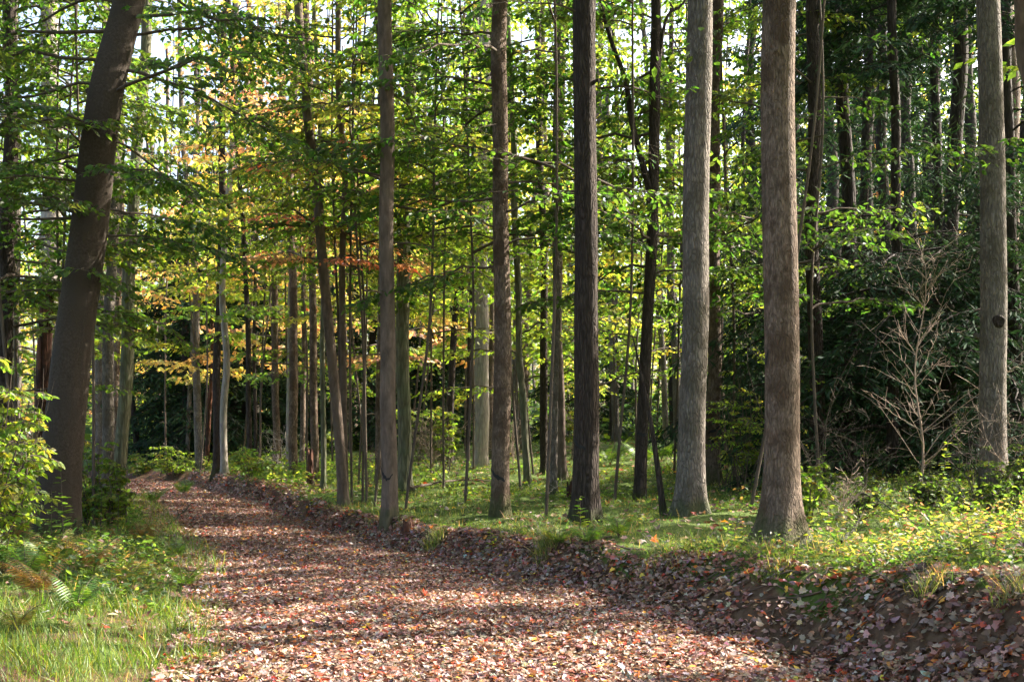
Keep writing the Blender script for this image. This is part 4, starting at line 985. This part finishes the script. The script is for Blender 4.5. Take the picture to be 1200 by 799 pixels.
# weeds: an upright stem with leaves all the way up
def weed(px, py, h, pal, leaf, label, lean=.1, name='weed'):
    b = at(px, py); m = M()
    t = np.linspace(0, 1, 12)
    P = b + np.stack([lean * rng.normal() * t ** 2 * h, lean * rng.normal() * t ** 2 * h, h * t], -1)
    tube(m, P, np.linspace(.006, .002, 12), 5, 0)
    n = int(10 + 30 * h); u = .12 + .88 * rng.random(n); p = np.stack([np.interp(u, t, P[:, i]) for i in range(3)], -1)
    a = np.arange(n) * 2.4
    d = np.stack([np.cos(a), np.sin(a), .35 - .4 * rng.random(n)], -1)
    place(m, L_FOLD[0], L_FOLD[1], p, d, np.array([0, 0, 1.]) + .3 * rng.standard_normal((n, 3)), leaf * (1.15 - .6 * u), jit(rng, pick(rng, pal, n), .15), 1)
    o = m.build(name, [B['twig'], LEAF], None, b); tag(o, label, 'weed')
for a in [(74, 648, 1.0, 'green', .15, 'tall leafy weed standing in front of the leaning beech'), (60, 652, .75, 'green', .13, 'shorter leafy weed beside the tall one at the beech'), (118, 640, .7, 'mid', .12, 'weed with narrow leaves by the clump of four'), (138, 632, .6, 'mid', .13, 'arching weed at the foot of the mossy trunk'),
          (1138, 655, .32, 'lime', .12, 'pale feathery seedling on the edge of the bare bank'), (1165, 652, .25, 'red', .10, 'small red leaved seedling on the bank edge'), (1047, 618, .35, 'lime', .12, 'seedling with large yellow green leaves in the bank shrubs'), (945, 600, .55, 'lime', .13, 'pale leaved seedling leaning from the roots of the large trunk'), (960, 595, .7, 'mid', .12, 'seedling with drooping leaves behind the large trunk roots'), (1105, 585, .8, 'mid', .11, 'upright seedling under the fallen branch'), (1170, 560, 1.3, 'mid', .11, 'thin tall seedling against the pale grey trunk'), (1125, 570, 1.2, 'green', .10, 'dark stemmed seedling between bare sapling and grey trunk'),
          (576, 650, .3, 'lime', .09, 'seedling below the ringed trunk on the bank'), (680, 625, .4, 'mid', .12, 'seedling hugging the black furrowed trunk'), (860, 640, .35, 'mid', .10, 'seedling in the tall grass near the large rough trunk')]:
    weed(*a)

# tall straw coloured grass tufts on the bank lip
def tuft(px, py, n, h, label, spread=.3, w=.6):
    b = at(px, py); m = M()
    x = b[0] + spread * np.clip(rng.standard_normal(n), -1.5, 1.5) * .4; y = b[1] + spread * np.clip(rng.standard_normal(n), -1.5, 1.5) * .4
    blades(m, x, y, h * (.5 + .7 * rng.random(n)), gcol(n, [(.09, .14, .03), (.16, .18, .05), (.36, .30, .16)], [3, 2, 1.2]), .38, w)
    for k in range(9):
        a = rng.random() * 6.28; L = h * (1.3 + .6 * rng.random()); t = np.linspace(0, 1, 8)
        P = b + np.stack([np.cos(a) * L * .55 * t ** 1.6 + spread * .3 * rng.normal(), np.sin(a) * L * .4 * t ** 1.6, L * .75 * t], -1)
        tube(m, P, np.linspace(.0025, .0012, 8), 4, 1)
    o = m.build('grass_tuft', [GRASSM, B['pale']], None, b); tag(o, label, 'grass tuft')
tuft(812, 648, 260, .17, 'straw coloured grass tuft in front of the broad grey trunk', .16)
tuft(848, 650, 280, .17, 'sunlit grass tuft hanging over the bank before the large rough trunk', .16)
tuft(775, 650, 200, .15, 'green grass tuft on the bank lip below the dead leaning trunk', .16)
tuft(895, 650, 160, .14, 'grass tuft at the near side of the large rough trunk roots', .16)
tuft(1090, 690, 120, .14, 'small grass tuft rooted in the bare earth bank', .16)
tuft(1190, 700, 140, .16, 'drooping grass tuft at the picture edge of the bank', .16)
tuft(510, 640, 400, .2, 'short green grass tuft on the bank near the smooth marked trunk', .16)
tuft(640, 645, 400, .22, 'short grass tuft on the bank below the ringed trunk', .16)

# bare branching plants
def bare(px, py, h, label, seed, spread=.55, n1=26, n2=5, r=.018, mt='bare', name='bare_sapling', cat='sapling', stems=1, Y=None, curve=.25, up0=.2):
    rg = np.random.default_rng(seed)
    b = at(px, py) if Y is None else np.array([(px - HX) / F * Y, Y, float(terrain((px - HX) / F * Y, Y))])
    m = M()
    for s_ in range(stems):
        t = np.linspace(0, 1, 14); a0 = rg.random() * 6.28; ln = (.10 if stems == 1 else .5) * rg.random()
        hs = h * (1 if stems == 1 else .5 + .5 * rg.random())
        P = b + np.stack([np.cos(a0) * ln * hs * t ** 1.5 + .02 * hs * np.sin(t * 9), np.sin(a0) * ln * hs * t ** 1.5, hs * t * (1 - .2 * ln * t)], -1)
        tube(m, P, r * (1 - .85 * t) * (1 if stems == 1 else .5), 7, 0)
        for k in range(n1):
            u = .1 + .88 * rg.random(); c = np.array([np.interp(u, t, P[:, i]) for i in range(3)])
            a = rg.random() * 6.28; L = spread * hs * (.9 - .55 * u) * (.4 + .8 * rg.random()); q = np.linspace(0, 1, 8)
            up = up0 + .9 * rg.random(); cv = curve * rg.normal()
            D = np.array([np.cos(a), np.sin(a), up]); D /= np.linalg.norm(D); pr = np.cross(D, [0, 0, 1.])
            Q = c + D * L * q[:, None] + pr * (cv * L * q ** 2)[:, None]; Q[:, 2] += (rg.normal() * .3 - .1) * L * q ** 2; Q[1:] += rg.standard_normal((7, 3)) * .012 * L
            tube(m, Q, np.linspace(max(.0038, r * .5 * (1 - u)), .0018, 8), 5, 0)
            P0, P1 = [], []
            for _ in range(n2):
                v = .25 + .7 * rg.random(); c2 = np.array([np.interp(v, q, Q[:, i]) for i in range(3)])
                d2 = D + .9 * rg.standard_normal(3); d2 /= np.linalg.norm(d2); l2 = L * .4 * rg.random()
                mid = c2 + d2 * l2 * .5; P0 += [c2, mid]; P1 += [mid, mid + (d2 + .35 * rg.standard_normal(3)) * l2 * .5]
            prisms(m, np.array(P0), np.array(P1), np.full(len(P0), .0034), np.full(len(P0), .002), 0)
    o = m.build(name, [B[mt]], None, b); tag(o, label, cat)
bare(1076, 585, 3.35, 'leafless sapling with pale curling twigs before the dark hemlocks', 3, .55, 46, 8, .020, curve=.4, up0=.55)
bare(955, 590, 2.8, 'tangle of thin bare vines beside the large rough trunk', 4, .4, 8, 4, .012, 'twig', 'bare_vine', 'vine', 4)
bare(1010, 585, 1.8, 'grey dry bush spreading low beside the bare sapling', 5, .8, 6, 4, .010, 'twig', 'dry_bush', 'bush', 4)
bare(1135, 590, 1.7, 'dry twiggy bush between bare sapling and pale grey trunk', 6, .8, 6, 4, .010, 'twig', 'dry_bush', 'bush', 4)
bare(1185, 585, 1.5, 'dry bush with arching stems at the picture edge', 7, .8, 6, 4, .010, 'bare', 'dry_bush', 'bush', 4)
bare(505, 556, 1.6, 'heap of grey dry brush under the slanting dark trunk', 8, 1.0, 10, 5, .014, 'bare', 'dry_bush', 'bush', 8)
bare(470, 560, 1.1, 'low dead brush beside the grey green furrowed trunk', 9, 1.0, 9, 5, .013, 'twig', 'dry_bush', 'bush', 7)
bare(600, 548, 1.7, 'bare twigs rising behind the ringed trunk in the clearing', 10, .8, 9, 5, .012, 'bare', 'dry_bush', 'bush', 6)
bare(680, 545, 1.8, 'pale bare twigs behind the black furrowed trunk', 12, .8, 9, 5, .012, 'bare', 'dry_bush', 'bush', 6)
bare(330, 558, 1.5, 'dry grey brush at the end of the mound', 13, .9, 9, 4, .014, 'pale', 'dry_bush', 'bush', 6)
bare(430, 575, 1.0, 'thin dead twigs on the bank by the leaning bank trunk', 14, .9, 8, 4, .012, 'twig', 'dry_bush', 'bush', 5)
bare(990, 615, .8, 'small dead shrub in front of the deep shade', 15, .8, 9, 4, .010, 'bare', 'dry_bush', 'bush', 4)

# sticks and fallen branches
def stick(P, r, label, mt='twig', name='fallen_branch', twigs=5):
    P = np.array([at(*p[:2]) + np.array([0, 0, p[2]]) for p in P]); m = M()
    Q = spline(P, 18); Q[1:-1] += rng.standard_normal((16, 3)) * .006
    tube(m, Q, np.linspace(r, r * .4, 18), 7, 0)
    for _ in range(twigs):
        k = rng.integers(4, 17); d = rng.standard_normal(3); d[2] = abs(d[2]); L = .1 + .3 * rng.random()
        tube(m, np.array([Q[k], Q[k] + d * L * .25, Q[k] + d * L * .5 + .03 * rng.standard_normal(3)]), [r * .4, r * .3, r * .15], 5, 0)
    b = Q[0].copy(); o = m.build(name, [B[mt]], None, b); tag(o, label, 'branch')
stick([(190, 628, .03), (200, 618, .06), (215, 607, .12), (226, 600, .2)], .02, 'dark dead branch sticking out of the verge onto the path', 'dark')
stick([(1080, 585, .3), (1110, 598, .22), (1160, 616, .1)], .022, 'grey fallen branch lying across the shrubs on the bank', 'grey')
stick([(1010, 600, .25), (1040, 610, .15), (1078, 622, .05)], .014, 'thin fallen branch in the bank shrubs', 'grey')
stick([(480, 578, .1), (530, 572, .15), (575, 566, .05)], .03, 'dead branch lying on the moss of the clearing', 'twig')
stick([(640, 585, .06), (655, 578, .12), (672, 580, .04)], .012, 'white bleached twig at the foot of the straight grey trunk', 'pale', twigs=8)
stick([(985, 640, .04), (1000, 633, .1), (1010, 622, .16)], .02, 'black charred stick poking up on top of the bank', 'dark')
stick([(1020, 700, .03), (1060, 690, .03), (1085, 688, .02)], .012, 'exposed root on the face of the earth bank', 'red')
stick([(430, 790, .03), (470, 781, .04), (500, 776, .02)], .008, 'short twig lying among the leaves of the path', 'twig', twigs=2)

# stump, root lumps
def stump(px, py, w, h, label):
    b = at(px, py); r = w / F * b[1] / 2; m = M()
    th = np.linspace(0, 6.283, 20, endpoint=False)
    top = h * (.6 + .4 * np.abs(np.sin(th * 1.3 + 1)) + .15 * rng.random(20))
    rings = []
    for k, (f, rr) in enumerate([(-.1, 1.5), (.05, 1.35), (.25, 1.05), (.6, .95), (1.0, .85)]):
        rings.append(np.stack([np.cos(th) * r * rr * (1 + .08 * np.sin(5 * th)), np.sin(th) * r * rr, top * f], -1))
    rings.append(np.stack([np.cos(th) * r * .6, np.sin(th) * r * .6, top * .85], -1)); rings.append(np.stack([np.cos(th) * r * .1, np.sin(th) * r * .1, top * 0 + h * .45], -1))
    V = np.concatenate(rings) + b; i = np.arange(6)[:, None] * 20; j = np.arange(20)[None]; j2 = (j + 1) % 20
    m.add(V, np.stack([i + j, i + j2, i + 20 + j2, i + 20 + j], -1).reshape(-1, 4), 0, sm=True)
    o = m.build('tree_stump', [B['rot']], None, b); tag(o, label, 'stump')
stump(364, 567, 7, .75, 'dark broken stump between the thin trunks above the bank')
stump(478, 624, 13, .16, 'low rotten stump half buried in the bank lip')
stump(668, 583, 8, .25, 'small mossy stump at the swollen trunk foot in the clearing')

# thin roots hanging from the bank, and small stones on it
m = M()
for _ in range(130):
    y0 = 6.5 + 8 * rng.random(); d0 = .55 + .5 * rng.random(); L = .2 + .5 * rng.random(); a = rng.normal() * .8
    q = np.linspace(0, 1, 8); dd = d0 - L * q * (.6 + .3 * np.cos(a)); yq = y0 + L * q * np.sin(a) + .02 * np.sin(q * 9 + a)
    xq = redge(yq) + dd; P = np.stack([xq, yq, terrain(xq, yq) + .012 + .02 * np.sin(q * 3.1) * rng.random()], -1)
    tube(m, P, np.linspace(.007, .002, 8) * (.5 + rng.random()), 5, 0)
o = m.build('root_tangle', [B['twig']]); tag(o, 'thin roots laid bare on the earth bank', 'roots', kind='stuff')
